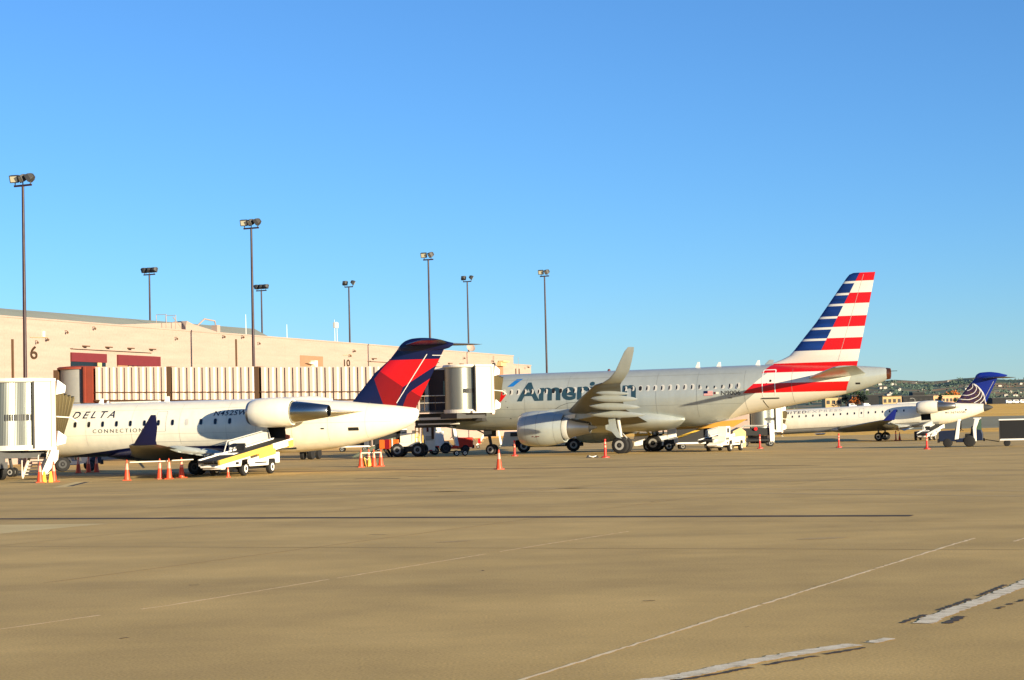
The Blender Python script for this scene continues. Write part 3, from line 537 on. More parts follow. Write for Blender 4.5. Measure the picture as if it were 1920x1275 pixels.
# ---------------------------------------------------------------- aircraft (local x tailward, -y = the port side that faces us)
K['seam'] = M('skin_seam_shade', (132, 134, 128), .5); K['seamw'] = M('skin_seam_cream', (196, 188, 168), .5)
class Fus:
    def __init__(s, tab): s.t = np.array(tab, float)
    def ev(s, x):
        zt, zb, w = (float(pchip(s.t[:, 0], s.t[:, k], x)) for k in (1, 2, 3)); return (zt+zb)/2, (zt-zb)/2, w
    def side(s, x, z):
        zc, rz, w = s.ev(x); q = max(-.995, min(.995, (z-zc)/rz)); return w*math.sqrt(1-q*q)
    def mb(s, n=56, dx=.45):
        x0, x1 = s.t[0, 0], s.t[-1, 0]; xs = set(s.t[:, 0].tolist()); x = x0
        while x < x1: xs.add(round(x, 3)); x += .12 if x-x0 < 1.2 else dx
        xs = sorted(xs); xs = [v for i, v in enumerate(xs) if i == 0 or v-xs[i-1] > .04]; b = MB(); rs = []
        for x in xs:
            zc, rz, w = s.ev(x); rs.append([(x, w*math.sin(2*PI*k/n), zc+rz*math.cos(2*PI*k/n)) for k in range(n)])
        b.rings(rs); return b
def rrect(cx, cz, w, h, r=None, n=5):
    r = min(w, h)*.48 if r is None else r; o = []
    for qx, qz, a0 in ((1, 1, 0), (-1, 1, 90), (-1, -1, 180), (1, -1, 270)):
        for k in range(n): a = R(a0+90*k/(n-1)); o.append((cx+qx*(w/2-r)+r*math.cos(a), cz+qz*(h/2-r)+r*math.sin(a)))
    return o
def outline(poly, w):
    """closed band of width w along a polygon, as quads"""
    n = len(poly); c = Vector((sum(p[0] for p in poly)/n, sum(p[1] for p in poly)/n)); q = []
    for p in poly: v = Vector(p); d = (c-v); q.append(v+Vector((math.copysign(w, d.x) if abs(d.x) > w else 0, math.copysign(w, d.y) if abs(d.y) > w else 0)))
    return [[poly[i], poly[(i+1) % n], tuple(q[(i+1) % n]), tuple(q[i])] for i in range(n)]
def band(pts, w):
    o = []
    for (x1, z1), (x2, z2) in zip(pts, pts[1:]):
        l = math.hypot(x2-x1, z2-z1); nx, nz = -(z2-z1)/l*w/2, (x2-x1)/l*w/2
        o.append([(x1+nx, z1+nz), (x2+nx, z2+nz), (x2-nx, z2-nz), (x1-nx, z1-nz)])
    return o
def decal(name, sidefn, polys, mats, parent, eps=.008, step=.14, bm=None, sgn=-1):
    b = MB()
    if bm is not None: b.bm.free(); b.bm = bm
    for p, mi in polys: b.sheet([(x, 0, z) for x, z in p], mi)
    bm = b.bm; bmesh.ops.triangulate(bm, faces=bm.faces[:])
    for ax in (0, 2):
        v = [q.co[ax] for q in bm.verts]; k = math.ceil(min(v)/step)
        st = step if ax == 2 else step*3
        k = math.ceil(min(v)/st)
        while k*st < max(v): bis(bm, (k*st, 0, 0) if ax == 0 else (0, 0, k*st), (1, 0, 0) if ax == 0 else (0, 0, 1)); k += 1
    for v in bm.verts: v.co.y = sgn*(sidefn(v.co.x, v.co.z)+eps)
    return b.build(name, mats, parent, fix=False, smooth=True)
AF = [1, .95, .85, .7, .55, .4, .28, .18, .1, .05, .02, .005]
def aft(x): return 5*(.2969*math.sqrt(x)-.126*x-.3516*x*x+.2843*x**3-.1036*x**4)
def foil(tc):
    up = [(x, aft(x)*tc) for x in AF]; return up+[(0, 0)]+[(x, -y) for x, y in reversed(up)]
def wing(secs, sgn=-1, n=3):
    """secs: (y, le, chord, z, t/c, twist deg)"""
    b = MB(); rs = []; F = foil(1)
    for y, le, c, z, tc, tw in secs:
        t = R(tw); rs.append([(le+c*(x*math.cos(t)), sgn*y, z+c*(h*tc+.03*math.sin(PI*x)*(1-x))-c*x*math.sin(t)) for x, h in F])
    b.rings(rs); return b
def finmb(secs):
    """secs: (z, le, te, halfthickness)"""
    b = MB(); F = foil(1); m = max(aft(x) for x in AF)
    b.rings([[(le+(te-le)*x, h/m*ht, z) for x, h in F] for z, le, te, ht in secs]); return b
def finside(secs):
    Z = [s[0] for s in secs]; m = max(aft(x) for x in AF)
    def f(x, z):
        le, te, ht = (float(np.interp(z, Z, [s[k] for s in secs])) for k in (1, 2, 3)); q = (x-le)/(te-le)
        return aft(min(1, max(0, q)))/m*ht
    return f
def paint(b, fn):
    for f in b.bm.faces: f.material_index = fn(f.calc_center_median())
def wheel(parent, c, r, w, name='wheel', hub='hub', rim=.55):
    o = MB().lathe((c[0], c[1]-w/2, c[2]), (0, 1, 0), [(0, r*.72), (w*.06, r*.9), (w*.2, r*.985), (w*.35, r), (w*.65, r), (w*.8, r*.985), (w*.94, r*.9), (w, r*.72)], 32).build(name, 'rubber', parent, smooth=True, ang=30)
    b = MB()
    b.lathe((c[0], c[1]-w/2-.012, c[2]), (0, 1, 0), [(0, r*rim*.55), (.0, r*rim), (w*.3, r*rim*1.05)], 24, cap0=False); b.lathe((c[0], c[1]-w*.36, c[2]), (0, 1, 0), [(0, r*rim*.58), (w*.2, r*rim*.6)], 20)
    b.lathe((c[0], c[1]-w/2-.03, c[2]), (0, 1, 0), [(0, r*.13), (w*.4, r*.15)], 12, mi=1); b.build('rim', [hub, 'dkgrey'], o, smooth=True); return o
def canoe(x0, x1, y, z0, z1, r=.2):
    b = MB(); rs = []
    for k in range(13):
        f = k/12; q = r*(max(0, 4*f*(1-f))**.6)*(1.15-.3*f); x = x0+(x1-x0)*f; z = z0+(z1-z0)*f
        rs.append([(x, y+q*.7*math.cos(a), z+q*1.1*math.sin(a)) for a in [2*PI*i/10 for i in range(10)]])
    b.rings(rs); return b
def windows(fus, root, s0, pitch, ks, z, w, h, frame, pane, dark=()):
    first = None
    for k in ks:
        if first is None:
            polys = [(rrect(s0, z, w, h), 0), (rrect(s0, z, w*.76, h*.8), 1)]
            first = decal('window', fus.side, [(p, i) for p, i in polys[:1]], [frame], root, .006, .1)
            pn = decal('pane', fus.side, [(polys[1][0], 0)], [pane], first, .010, .1); first.location.x = (k)*pitch; o = first; p = pn
        else:
            o = first.copy(); COL.objects.link(o); o.location.x = k*pitch; p = pn.copy(); COL.objects.link(p); p.parent = o
        if k in dark:
            p.data = p.data.copy(); p.data.materials[0] = K[dark[k]]
def seams(fus, root, xs, zr, w=.016, mat='ltgrey', zf=None):
    pl = []
    for x in xs: pl += [([(x, zr[0]), (x+w, zr[0]), (x+w, zr[1]), (x, zr[1])], 0)]
    for z, x0, x1 in (zf or []): pl += [([(x0, z), (x1, z), (x1, z+w), (x0, z+w)], 0)]
    decal('skin_seams', fus.side, pl, [mat], root, .005, .1)
def blade(parent, x, z, h, c=.3, mat='white', name='antenna'):
    b = MB(); b.prism([(x, -.03, z-.05), (x+c, -.03, z-.05), (x+c*.95, -.03, z+h), (x+c*.55, -.03, z+h)], (0, .06, 0)); return b.build(name, mat, parent)
def nacelle(root, x0, zc, y, prof, core, mats=('silver', 'chrome'), fan=.6, label=None):
    """prof: (x, r) of the outer cowl; core: exhaust profile"""
    b = MB(); b.lathe((0, y, zc), (1, 0, 0), [(x0+.9, fan), (x0+.25, fan*1.0), (x0+.02, prof[0][1]*.93)]+list(prof), 48, cap0=False, cap1=False)
    e = b.build('engine_nacelle', mats[0], root, smooth=True, ang=40, fix=False)
    b = MB(); b.lathe((0, y, zc), (1, 0, 0), [(x0+.85, .02), (x0+.86, fan)], 32, cap1=False); b.lathe((0, y, zc), (1, 0, 0), [(x0+.45, .03), (x0+.8, fan*.35)], 20); b.build('fan', 'dkgrey', e)
    b = MB(); b.lathe((0, y, zc), (1, 0, 0), [(x0-.015, prof[0][1]*.92), (x0-.03, prof[0][1]*.98), (x0+.0, prof[0][1]*1.012), (x0+.12, float(np.interp(x0+.12, [p[0] for p in prof], [p[1] for p in prof]))+.004)], 48, cap0=False, cap1=False); b.build('intake_lip', 'steel', e, smooth=True, fix=False)
    b = MB(); b.lathe((0, y, zc), (1, 0, 0), core, 40, cap0=True, cap1=False); b.build('exhaust_nozzle', mats[1], e, smooth=True, ang=50)
    return e
# ------------------------------------------------ silver narrow-body airliner
TH = .37891
aa = thing('airliner', 'silver airliner with red, white and blue striped tail fin and swept winglet', 'airliner', (-6.2162, 135.5699, 0), -TH)
fa = Fus([(0, 2.82, 2.74, .04), (.25, 3.22, 2.35, .5), (.8, 3.62, 2.05, .95), (1.6, 4.05, 1.85, 1.3), (2.6, 4.85, 1.70, 1.6), (3.6, 5.3, 1.62, 1.8), (5, 5.52, 1.58, 1.93), (6.5, 5.6, 1.57, 1.975), (20, 5.62, 1.57, 1.975), (22, 5.65, 1.85, 1.95), (23.86, 5.66, 2.3, 1.87), (25.5, 5.64, 2.58, 1.76), (27.58, 5.58, 2.93, 1.52), (29.5, 5.5, 3.27, 1.2), (31.23, 5.4, 3.63, .9), (32.5, 5.3, 4.0, .66), (33.4, 5.2, 4.34, .46), (33.55, 5.15, 4.42, .42)])
b = fa.mb()
for z in (3.72, 4.35, 5.07): bis(b.bm, (0, 0, z), (0, 0, 1))
bis(b.bm, (24.09, 0, 3.72), (-.63, 0, .76)); bis(b.bm, (25.32, 0, 5.07), (-.63, 0, .58)); bis(b.bm, (30.88, 0, 3.72), (-1.66, 0, .66)); bis(b.bm, (22.9, 0, 2.2), (-.9, 0, 1.2))
def fp(c):
    right = (c.x-30.88) < (c.z-3.72)*.66/1.66; low = (c.x-24.09) > (c.z-3.72)*.76/.63; up = (c.x-25.32) > (c.z-5.07)*.58/.63
    if not right: return 0
    if 3.72 < c.z < 4.35 and low: return 1
    if 4.35 < c.z < 5.07 and low: return 2
    if c.z > 5.07 and up: return 1
    if c.z < 3.72 and (c.x-22.9) > (c.z-2.2)*1.2/.9: return 2
    return 0
K['tailwhite'] = M('tail_white_paint', (226, 222, 208), .34, .1, var=.05, streak=(.15, 1, 1.5)); K['tailblue'] = M('streaked_blue_paint', (18, 52, 118), .34, var=.55, scale=1.1, streak=(.25, 1, 2.5)); K['tailred'] = M('tail_red_paint', (200, 14, 20), .35, var=.08)
paint(b, fp); fus = b.build('fuselage', ['silver', 'tailred', 'tailwhite'], aa, smooth=True, ang=60)
b = MB(); b.lathe((33.5, 0, 4.785), (1, 0, -.02), [(0, .4), (.18, .37), (.24, .36), (.22, .3), (-.1, .28)], 28, cap0=False); b.build('exhaust_ring', 'copper', fus, smooth=True)
b = MB(); b.tube([(33.6, 0, 4.95), (34.2, 0, 4.95)], .02, 5); b.build('static_wick', 'dkgrey', fus)
K['shade'] = M('window_blind', (196, 192, 182), .4); K['winframe_g'] = M('window_surround', (206, 204, 196), .3)
windows(fa, fus, 16.877, .53340, range(-19, 14), 4.27, .30, .42, 'winframe_g', 'shade', {0: 'black', -12: 'black', -11: 'black'})
glass0 = None
for k in range(-19, 14):                              # the half drawn blinds leave a dark sliver of glass
    if k in (0, -12, -11): continue
    x = 16.877
    if glass0 is None: glass0 = o = decal('window_glass', fa.side, [([(x-.10, 4.12), (x-.03, 4.12), (x+.0, 4.27), (x-.03, 4.42), (x-.09, 4.4), (x-.112, 4.27)], 0)], ['glass'], fus, .014, .12)
    else: o = glass0.copy(); COL.objects.link(o)
    o.location.x = k*.5334
decal('lettering', fa.side, [], ['teal'], fus, .009, .12, bm=text_fit('American', 7.74, 16.57, 3.59, 4.93, bold=.03))
decal('registration', fa.side, [], ['dkgrey'], fus, .009, .12, bm=text_fit('N9006', 22.62, 23.95, 3.64, 3.94, bold=.005))
decal('registration', fa.side, [], ['dkgrey'], fus, .009, .12, bm=text_fit('006', 23.1, 23.35, 3.40, 3.5))
fl = [([(21.42, 3.64), (22.05, 3.64), (22.05, 3.96), (21.42, 3.96)], 1)]+[([(21.42, 3.64+.046*i), (22.05, 3.64+.046*i), (22.05, 3.663+.046*i), (21.42, 3.663+.046*i)], 0) for i in range(7)]
decal('flag_emblem', fa.side, fl[:1], ['white'], fus, .009); decal('flag_emblem', fa.side, fl[1:], ['tailred'], fus, .013); decal('flag_emblem', fa.side, [([(21.42, 3.79), (21.7, 3.79), (21.7, 3.96), (21.42, 3.96)], 0)], ['navy'], fus, .016)
decal('round_emblem', fa.side, [(rrect(22.18, 3.8, .16, .16), 0), (rrect(22.36, 3.8, .2, .14, .03), 1)], ['maroon', 'cream'], fus, .009)
K['skyblue'] = M('logo_blue', (30, 112, 184), .35)
decal('logo', fa.side, [([(6.92, 4.66), (7.47, 5.2), (7.95, 5.22), (7.37, 4.68)], 0), ([(6.2, 3.5), (6.27, 4.07), (6.42, 4.3), (6.6, 4.4), (6.8, 4.38), (6.92, 4.2), (6.88, 4.05), (6.55, 3.65)], 1)], ['skyblue', 'tailred'], fus, .009)
dr = rrect(25.87, 4.36, .9, 1.88, .1)
o = decal('door', fa.side, [(p, 0) for p in outline(dr, .055)], ['white'], fus, .010); decal('door_sill', fa.side, [([(25.32, 3.30), (26.5, 3.30), (26.5, 3.38), (25.32, 3.38)], 0)], ['dkgrey'], o, .03); decal('door_window', fa.side, [(rrect(26.0, 4.52, .14, .17), 0)], ['black'], o, .012); decal('door_handle', fa.side, [([(25.7, 4.35), (25.78, 4.35), (25.78, 4.38), (25.7, 4.38)], 0)], ['maroon'], o, .012)
decal('panel_line', fa.side, [(p, 0) for p in band([(25.4, 3.22), (25.6, 2.72)], .05)], ['black'], fus, .010)
decal('panel_line', fa.side, [(p, 0) for p in band([(10.6, 3.0), (11.0, 3.22), (11.6, 3.4), (12.4, 3.46), (12.42, 3.25), (12.4, 3.1)], .025)], ['dkgrey'], fus, .009)
decal('vent', fa.side, [(rrect(31.75, 4.96, .3, .09, .02), 0), (rrect(31.7, 4.18, .3, .12, .02), 0), (rrect(7.0, 3.2, .07, .07), 0), (rrect(7.9, 2.6, .1, .06), 0), (rrect(8.6, 2.2, .16, .05), 0), (rrect(7.1, 2.4, .09, .06), 0), (rrect(6.9, 3.62, .06, .06), 0)], ['black'], fus, .009)
for x, h in [(20.3, .38), (21.8, .3), (24.55, .32)]: blade(fus, x, fa.ev(x)[0]+fa.ev(x)[1], h, .34)
MB().lathe((14.0, 0, 5.58), (0, 0, 1), [(0, .12), (.1, .1), (.16, .04)], 12).build('beacon', 'maroon', fus)
seams(fa, fus, [5.2, 8.3, 11.5, 14.7, 18.0, 20.9, 24.2, 27.4], (2.2, 5.3), .018, 'seam', [(3.05, 4, 24), (5.1, 6, 24), (2.5, 5, 9.5)])
# belly fairing
fb = Fus([(9.6, 1.9, 1.75, .5), (10.2, 2.3, 1.45, 1.5), (11.2, 2.75, 1.3, 1.95), (13, 2.95, 1.25, 2.08), (16.8, 2.95, 1.25, 2.08), (18.2, 2.8, 1.36, 1.95), (19.2, 2.5, 1.6, 1.7), (19.7, 2.3, 1.85, 1.55), (19.85, 2.15, 2.0, 1.4)])
fb.mb(48).build('belly_fairing', 'silver', aa, smooth=True, ang=60)
WS = [(1.2, 10.6, 6.9, 2.05, .13, 3), (2.0, 11.1, 6.3, 2.2, .13, 2.5), (6.4, 13.3, 4.0, 2.9, .115, 1.5), (11, 15.75, 2.75, 3.62, .105, .5), (15.6, 18.3, 1.7, 4.3, .1, 0), (16.3, 19.05, 1.25, 4.42, .1, 0), (16.8, 19.7, 1.0, 4.68, .1, 0), (17.12, 20.2, .9, 5.1, .1, 0), (17.35, 20.6, .76, 5.72, .1, 0), (17.55, 20.95, .6, 6.25, .1, 0), (17.62, 21.2, .4, 6.5, .1, 0)]
for s in (-1, 1):
    wg = wing(WS[:6], s).build('wing', 'winggrey', aa, smooth=True, ang=50); wing(WS[5:], s).build('winglet', 'silver', wg, smooth=True, ang=50)
for s in (-1, 1):
    for x0, x1, y, z0, z1 in [(17.1, 20.25, 12.9, 3.55, 3.42), (15.9, 19.45, 9.9, 3.1, 2.92), (14.6, 18.75, 6.7, 2.6, 2.42), (18.1, 20.3, 14.8, 3.85, 3.75)]: canoe(x0, x1, s*y, z0, z1, .21 if y < 14 else .13).build('flap_fairing', 'silver', aa, smooth=True)
    prof = [(9.58, 1.0), (9.7, 1.08), (10.0, 1.16), (10.5, 1.215), (11.2, 1.22), (11.9, 1.14), (12.72, .96), (12.7, .90), (12.2, .88)]
    e = nacelle(aa, 9.6, 1.67, s*5.75, prof, [(12.2, .72), (13.1, .7), (13.2, .64), (14.0, .48), (14.5, .38), (14.48, .33), (14.2, .3)], ('silver', 'dkexh') if 'dkexh' in K else ('silver', 'steel'), fan=.86)
    MB().lathe((0, s*5.75, 1.67), (1, 0, 0), [(13.9, .26), (14.5, .2), (15.0, .03)], 20).build('exhaust_plug', 'dkgrey', e, smooth=True)
    MB().lathe((0, s*5.75, 1.67), (1, 0, 0), [(12.68, .76), (13.0, .74), (13.05, .70)], 32, cap0=False, cap1=False).build('nozzle_ring', 'ltgrey', e, smooth=True)
    b = MB(); b.prism([(10.6, s*5.62, 2.75), (11.8, s*5.62, 2.95), (13.2, s*5.62, 2.95), (15.6, s*5.62, 2.75), (15.2, s*5.62, 2.45), (13.6, s*5.62, 2.2), (12.5, s*5.62, 2.35)], (0, -s*-.26, 0)); b.build('engine_pylon', 'silver', aa, bevel=.05)
    b = MB()
    for xx in (10.2, 11.0, 12.2): r_ = float(np.interp(xx, [p[0] for p in prof[:7]], [p[1] for p in prof[:7]])); b.lathe((0, s*5.75, 1.67), (1, 0, 0), [(xx, r_+.004), (xx+.02, r_+.004)], 48, cap0=False, cap1=False)
    b.build('cowl_seam', 'seam', e, fix=False)
    b = MB()
    for xx, zz in ((10.7, 1.12), (10.95, 1.1), (11.1, 1.12)): b.box(xx, xx+.12, s*5.75+s*1.08, s*5.75+s*1.11, zz, zz+.07)
    b.build('cowl_placard', 'maroon', e)
    b = MB(); b.prism([(12.75, s*5.95, 2.5), (13.55, s*5.95, 2.62), (13.5, s*5.95, 2.35), (12.8, s*5.95, 2.2)], (0, .05*s, 0)); b.build('cowl_panel', 'cream', e)
    # main gear
    b = MB(); b.tube([(15.7, s*3.7, 2.7), (16.1, s*3.8, .42)], [.17, .13], 12); b.tube([(16.1, s*3.35, .415), (16.1, s*4.25, .415)], .09, 10); b.tube([(15.9, s*3.75, 1.6), (14.6, s*3.0, 2.3)], .07, 8); b.tube([(16.15, s*3.8, 1.2), (16.45, s*3.8, .9), (16.2, s*3.8, .55)], .05, 6)
    gr = b.build('landing_gear', 'ltgrey', aa, smooth=True)
    for q in (-.44, .44): wheel(gr, (16.1, s*3.8+q, .415), .585, .42)
    b = MB(); b.prism([(15.3, s*4.35, 2.5), (15.78, s*4.35, 2.5), (15.95, s*4.42, 1.6), (16.28, s*4.45, .87), (15.95, s*4.45, .95), (15.6, s*4.44, 1.35), (15.17, s*4.42, 1.5), (15.15, s*4.42, 1.8), (15.4, s*4.4, 1.85)], (0, s*.04, 0)); b.build('gear_door', 'silver', gr)
b = MB(); b.tube([(4.6, 0, 1.9), (4.95, 0, .2)], [.13, .1], 12); b.tube([(4.95, -.4, .21), (4.95, .4, .21)], .06, 8); b.tube([(4.75, 0, 1.2), (3.6, 0, 1.75)], .05, 6); b.lathe((4.7, -.12, 1.35), (-1, 0, 0), [(0, .1), (.12, .12)], 12); gr = b.build('landing_gear', 'dkgrey', aa, smooth=True)
for q in (-.25, .25): wheel(gr, (4.95, q, .21), .39, .22, rim=.62)
for s in (-.45, .45): MB().box(4.5, 5.1, s-.02, s+.02, 1.15, 1.65).build('gear_door', 'dkgrey', gr)
FS = [(5.0, 25.2, 31.45, .1), (5.6, 25.0, 31.58, .14), (5.72, 25.7, 31.61, .17), (5.95, 26.4, 31.66, .22), (6.21, 26.95, 31.72, .27), (6.6, 27.33, 31.81, .28), (7.4, 28.0, 32.0, .25), (8.38, 28.85, 32.22, .22), (10, 30.05, 32.6, .17), (11.3, 31.02, 32.89, .12), (11.52, 31.22, 32.94, .11), (11.62, 31.5, 32.96, .05)]
b = finmb(FS); RB = [6.5, 7.29, 8.03, 8.75, 9.58, 10.29, 11.07]
for z in [5.07, 5.7]+RB+[z-.15 for z in RB[1:]]: bis(b.bm, (0, 0, z), (0, 0, 1))
bis(b.bm, (29.2, 0, 6.5), (-5.09, 0, 2.72)); bis(b.bm, (25.32, 0, 5.07), (-.63, 0, .58))
def finp(c):
    if c.z < 5.7: return 0 if (c.x-25.32) < (c.z-5.07)*.58/.63 else 1
    if c.z < 6.5: return 2
    k = sum(c.z > z for z in RB)-1; blue = (c.x-29.2) < (c.z-6.5)*2.72/5.09
    if blue: return 2 if any(z-.15 < c.z < z for z in RB[1:]) else 3
    return 1 if k % 2 == 0 else 2
paint(b, finp); fin = b.build('tail_fin', ['silver', 'tailred', 'tailwhite', 'tailblue'], aa, smooth=True, ang=45)
decal('hinge_line', finside(FS), [(p, 0) for p in band([(30.3, 5.75), (32.2, 11.5)], .02)], ['ltgrey'], fin, .006)
for s in (-1, 1): wing([(.5, 28.1, 4.1, 4.55, .1, -4), (6.0, 31.05, 1.6, 5.12, .09, -4), (6.2, 31.3, 1.3, 5.15, .06, -4)], s).build('tailplane', 'silver', aa, smooth=True, ang=50)
# ------------------------------------------------ small jets
def jet_common(root, F, paintfn, cuts, mats, hole, eng, zeng, yeng, body='jetwhite', exh='chrome'):
    b = F.mb(48, .5)
    for co, no in cuts: bis(b.bm, co, no)
    if hole:
        x0, x1, z0, z1 = hole
        for co, no in (((x0, 0, 0), (1, 0, 0)), ((x1, 0, 0), (1, 0, 0)), ((0, 0, z0), (0, 0, 1)), ((0, 0, z1), (0, 0, 1))): bis(b.bm, co, no)
    paint(b, paintfn)
    if hole: bmesh.ops.delete(b.bm, geom=[f for f in b.bm.faces if f.calc_center_median().y < 0 and x0 < f.calc_center_median().x < x1 and z0 < f.calc_center_median().z < z1], context='FACES')
    fu = b.build('fuselage', mats, root, smooth=True, ang=60)
    for s in (-1, 1):
        nacelle(root, eng, zeng, s*yeng, [(eng, .54), (eng+.12, .60), (eng+.5, .68), (eng+1.1, .71), (eng+1.7, .69), (eng+2.2, .61), (eng+2.19, .55), (eng+1.9, .55)], [(eng+1.9, .5), (eng+2.2, .52), (eng+2.9, .44), (eng+4.0, .29), (eng+4.02, .26), (eng+3.9, .25)], (body, exh), fan=.48)
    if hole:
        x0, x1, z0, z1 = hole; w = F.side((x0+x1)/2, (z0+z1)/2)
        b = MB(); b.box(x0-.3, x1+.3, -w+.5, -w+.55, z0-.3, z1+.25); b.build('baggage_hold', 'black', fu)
    return fu
cj = thing('regional_jet', 'white regional jet with navy belly and red and navy T-tail, DELTA lettering', 'regional jet', (-21.361, 92.9304, 0), -.29506)
cj['label'] = 'white rear-engined jet with navy belly and a red and navy T-tail at the left'
fc = Fus([(-7.4, 1.95, 1.9, .03), (-7.1, 2.25, 1.6, .4), (-6.4, 2.6, 1.3, .75), (-5.5, 3.0, 1.12, 1.0), (-4.5, 3.4, 1.0, 1.2), (-3.2, 3.56, .95, 1.32), (-2, 3.61, .93, 1.345), (9.0, 3.61, .93, 1.345), (10.84, 3.57, .95, 1.33), (12.2, 3.5, 1.02, 1.27), (13.67, 3.4, 1.17, 1.12), (15.28, 3.24, 1.5, .85), (16.5, 3.1, 1.86, .56), (17.2, 3.0, 2.16, .36), (17.5, 2.94, 2.4, .24), (17.6, 2.85, 2.6, .1)])
cfus = jet_common(cj, fc, lambda c: 1 if c.z < 1.38 and c.x < 9.2 and c.z < 1.38+(min(c.x, 3)-3)*.1 else 0, [((0, 0, 1.38), (0, 0, 1)), ((9.2, 0, 0), (1, 0, 0)), ((3.0, 0, 1.38), (-.1, 0, 1))], ['jetwhite', 'navy'], (10.37, 11.3, 1.42, 2.2), 9.98, 2.9, 2.35)
Fus([(1.2, 1.0, .9, .3), (2.2, 1.3, .75, 1.1), (3.5, 1.4, .68, 1.42), (7.6, 1.4, .68, 1.44), (8.8, 1.25, .78, 1.2), (9.6, 1.0, .9, .4)]).mb(40).build('belly_fairing', 'navy', cj, smooth=True, ang=60)
K['inkblue'] = M('dark_blue_lettering', (14, 22, 52), .4)
decal('lettering', fc.side, [], ['inkblue'], cfus, .008, .1, bm=text_fit('DELTA', -.26, 2.13, 2.86, 3.2, shear=.25, bold=.012, spacing=1.5))
decal('lettering', fc.side, [], ['dkgrey'], cfus, .008, .1, bm=text_fit('CONNECTION', 1.0, 3.74, 2.12, 2.31, spacing=1.45))
decal('registration', fc.side, [], ['inkblue'], cfus, .008, .1, bm=text_fit('N452SW', 7.5, 9.27, 2.82, 3.06, shear=.2, bold=.012, spacing=1.1, slope=.012))
windows(fc, cfus, 0, .7636, range(-3, 12), 2.556, .21, .35, 'winframe_g', 'glass', {8: 'shade'})
dr = rrect(4.72, 2.62, .56, 1.0, .06); decal('emergency_exit', fc.side, [(p, 0) for p in outline(dr, .02)], ['ltgrey'], cfus, .008)
decal('panel_line', fc.side, [(p, 0) for p in band([(3.3, 1.62), (9.6, 1.62)], .02)], ['ltgrey'], cfus, .008)
decal('vent', fc.side, [(rrect(14.64, 2.03, .5, .16, .02), 0), (rrect(13.15, 2.08, .18, .07), 0)], ['black'], cfus, .008)
seams(fc, cfus, [-4.5, -1.9, .6, 3.1, 5.7, 8.2, 9.75, 11.6, 13.4, 15.2], (1.5, 3.45), .014, 'seamw', [(2.0, -5, 9.6), (3.2, -5, 9.6), (2.35, 11.7, 16.4)])
b = MB(); b.prism([(11.3, -1.28, 1.45), (11.55, -1.45, 1.5), (11.55, -1.42, 1.8), (11.3, -1.3, 1.85)], (.04, 0, 0)); b.build('baggage_door', 'rust', cfus)
blade(cfus, .55, 3.6, .24, .3); blade(cfus, 4.2, 3.6, .26, .32); blade(cfus, 1.0, 3.6, .12, .15); MB().box(1.3, 4.0, -.12, .12, 3.58, 3.66).build('antenna_fairing', 'jetwhite', cfus, bevel=.03)
b = MB(); b.prism([(2.6, -.03, .75), (2.75, -.03, .75), (3.1, -.03, .35), (3.0, -.03, .33)], (0, .06, 0)); b.build('antenna', 'cream', cfus)
b = MB(); b.lathe((0, 0, 3.42), (1, 0, 0), [(9.7, .05), (10.1, .22), (12.3, .25), (13.2, .1)], 16); b.build('dorsal_fairing', 'jetwhite', cfus, smooth=True)
for s in (-1, 1):
    wg = wing([(1.0, 2.9, 5.6, 1.0, .1, 2), (4.0, 4.55, 3.35, 1.17, .09, 1), (9.9, 7.65, 1.5, 1.55, .1, 0), (10.25, 7.95, 1.25, 1.58, .1, 0)], s).build('wing', 'winggrey', cj, smooth=True, ang=50)
    b = MB(); F = foil(1); b.rings([[(le+c*x, s*(y+h*.09*c), z) for x, h in F] for y, le, c, z in ((10.25, 8.05, 1.15, 1.56), (10.4, 8.25, .98, 1.75), (10.62, 8.75, .68, 2.3), (10.8, 9.22, .24, 2.86))]); b.build('winglet', 'navy', cj, smooth=True)
    # lowered flaps with their track fairings
    b = MB(); b.prism([(7.4, s*1.5, 1.02), (8.2, s*1.5, .72), (8.75, s*7.4, 1.18), (8.2, s*7.4, 1.36)], (0, 0, .05)); b.build('flap', 'silver', cj)
    for y, x in ((2.6, 7.2), (4.2, 7.35), (5.6, 7.7), (7.0, 8.05)): canoe(x, x+1.55, s*y, 1.12+y*.045-.05, .98+y*.045-.12, .15).build('flap_fairing', 'silver', cj, smooth=True)
    b = MB(); b.tube([(6.7, s*1.55, 1.1), (6.8, s*1.6, .4)], .09, 10); b.tube([(6.8, s*1.3, .4), (6.8, s*1.9, .4)], .06, 8); gr = b.build('landing_gear', 'dkgrey', cj)
    for q in (-.22, .22): wheel(gr, (6.8, s*1.6+q, .38), .38, .24, hub='dkgrey')
    b = wing([(.5, 10.4, 4.7, 2.86, .075, 0), (1.6, 10.6, 4.3, 2.86, .06, 0), (1.9, 10.9, 3.4, 2.86, .05, 0)], s); b.build('engine_pylon', 'jetwhite', cj, smooth=True)
gr = MB().tube([(-4.6, 0, 1.2), (-4.4, 0, .3)], .08, 8).build('landing_gear', 'dkgrey', cj)
for q in (-.16, .16): wheel(gr, (-4.4, q, .24), .24, .15)
CF = [(2.7, 13.5, 17.35, .06), (3.1, 13.95, 17.55, .12), (3.34, 14.25, 17.68, .16), (4.69, 15.44, 18.41, .17), (5.3, 16.21, 18.74, .16), (5.75, 16.6, 18.98, .16), (6.0, 16.85, 19.1, .14)]
b = finmb(CF)
PB = [(16.21, 5.26), (19.2, 5.25), (18.64, 5.01), (17.23, 4.17), (16.89, 3.97), (15.74, 4.75)]; PD = [(15.74, 4.75), (16.89, 3.97), (16.54, 3.17), (16.4, 2.7), (16.0, 2.8), (15.44, 4.39)]
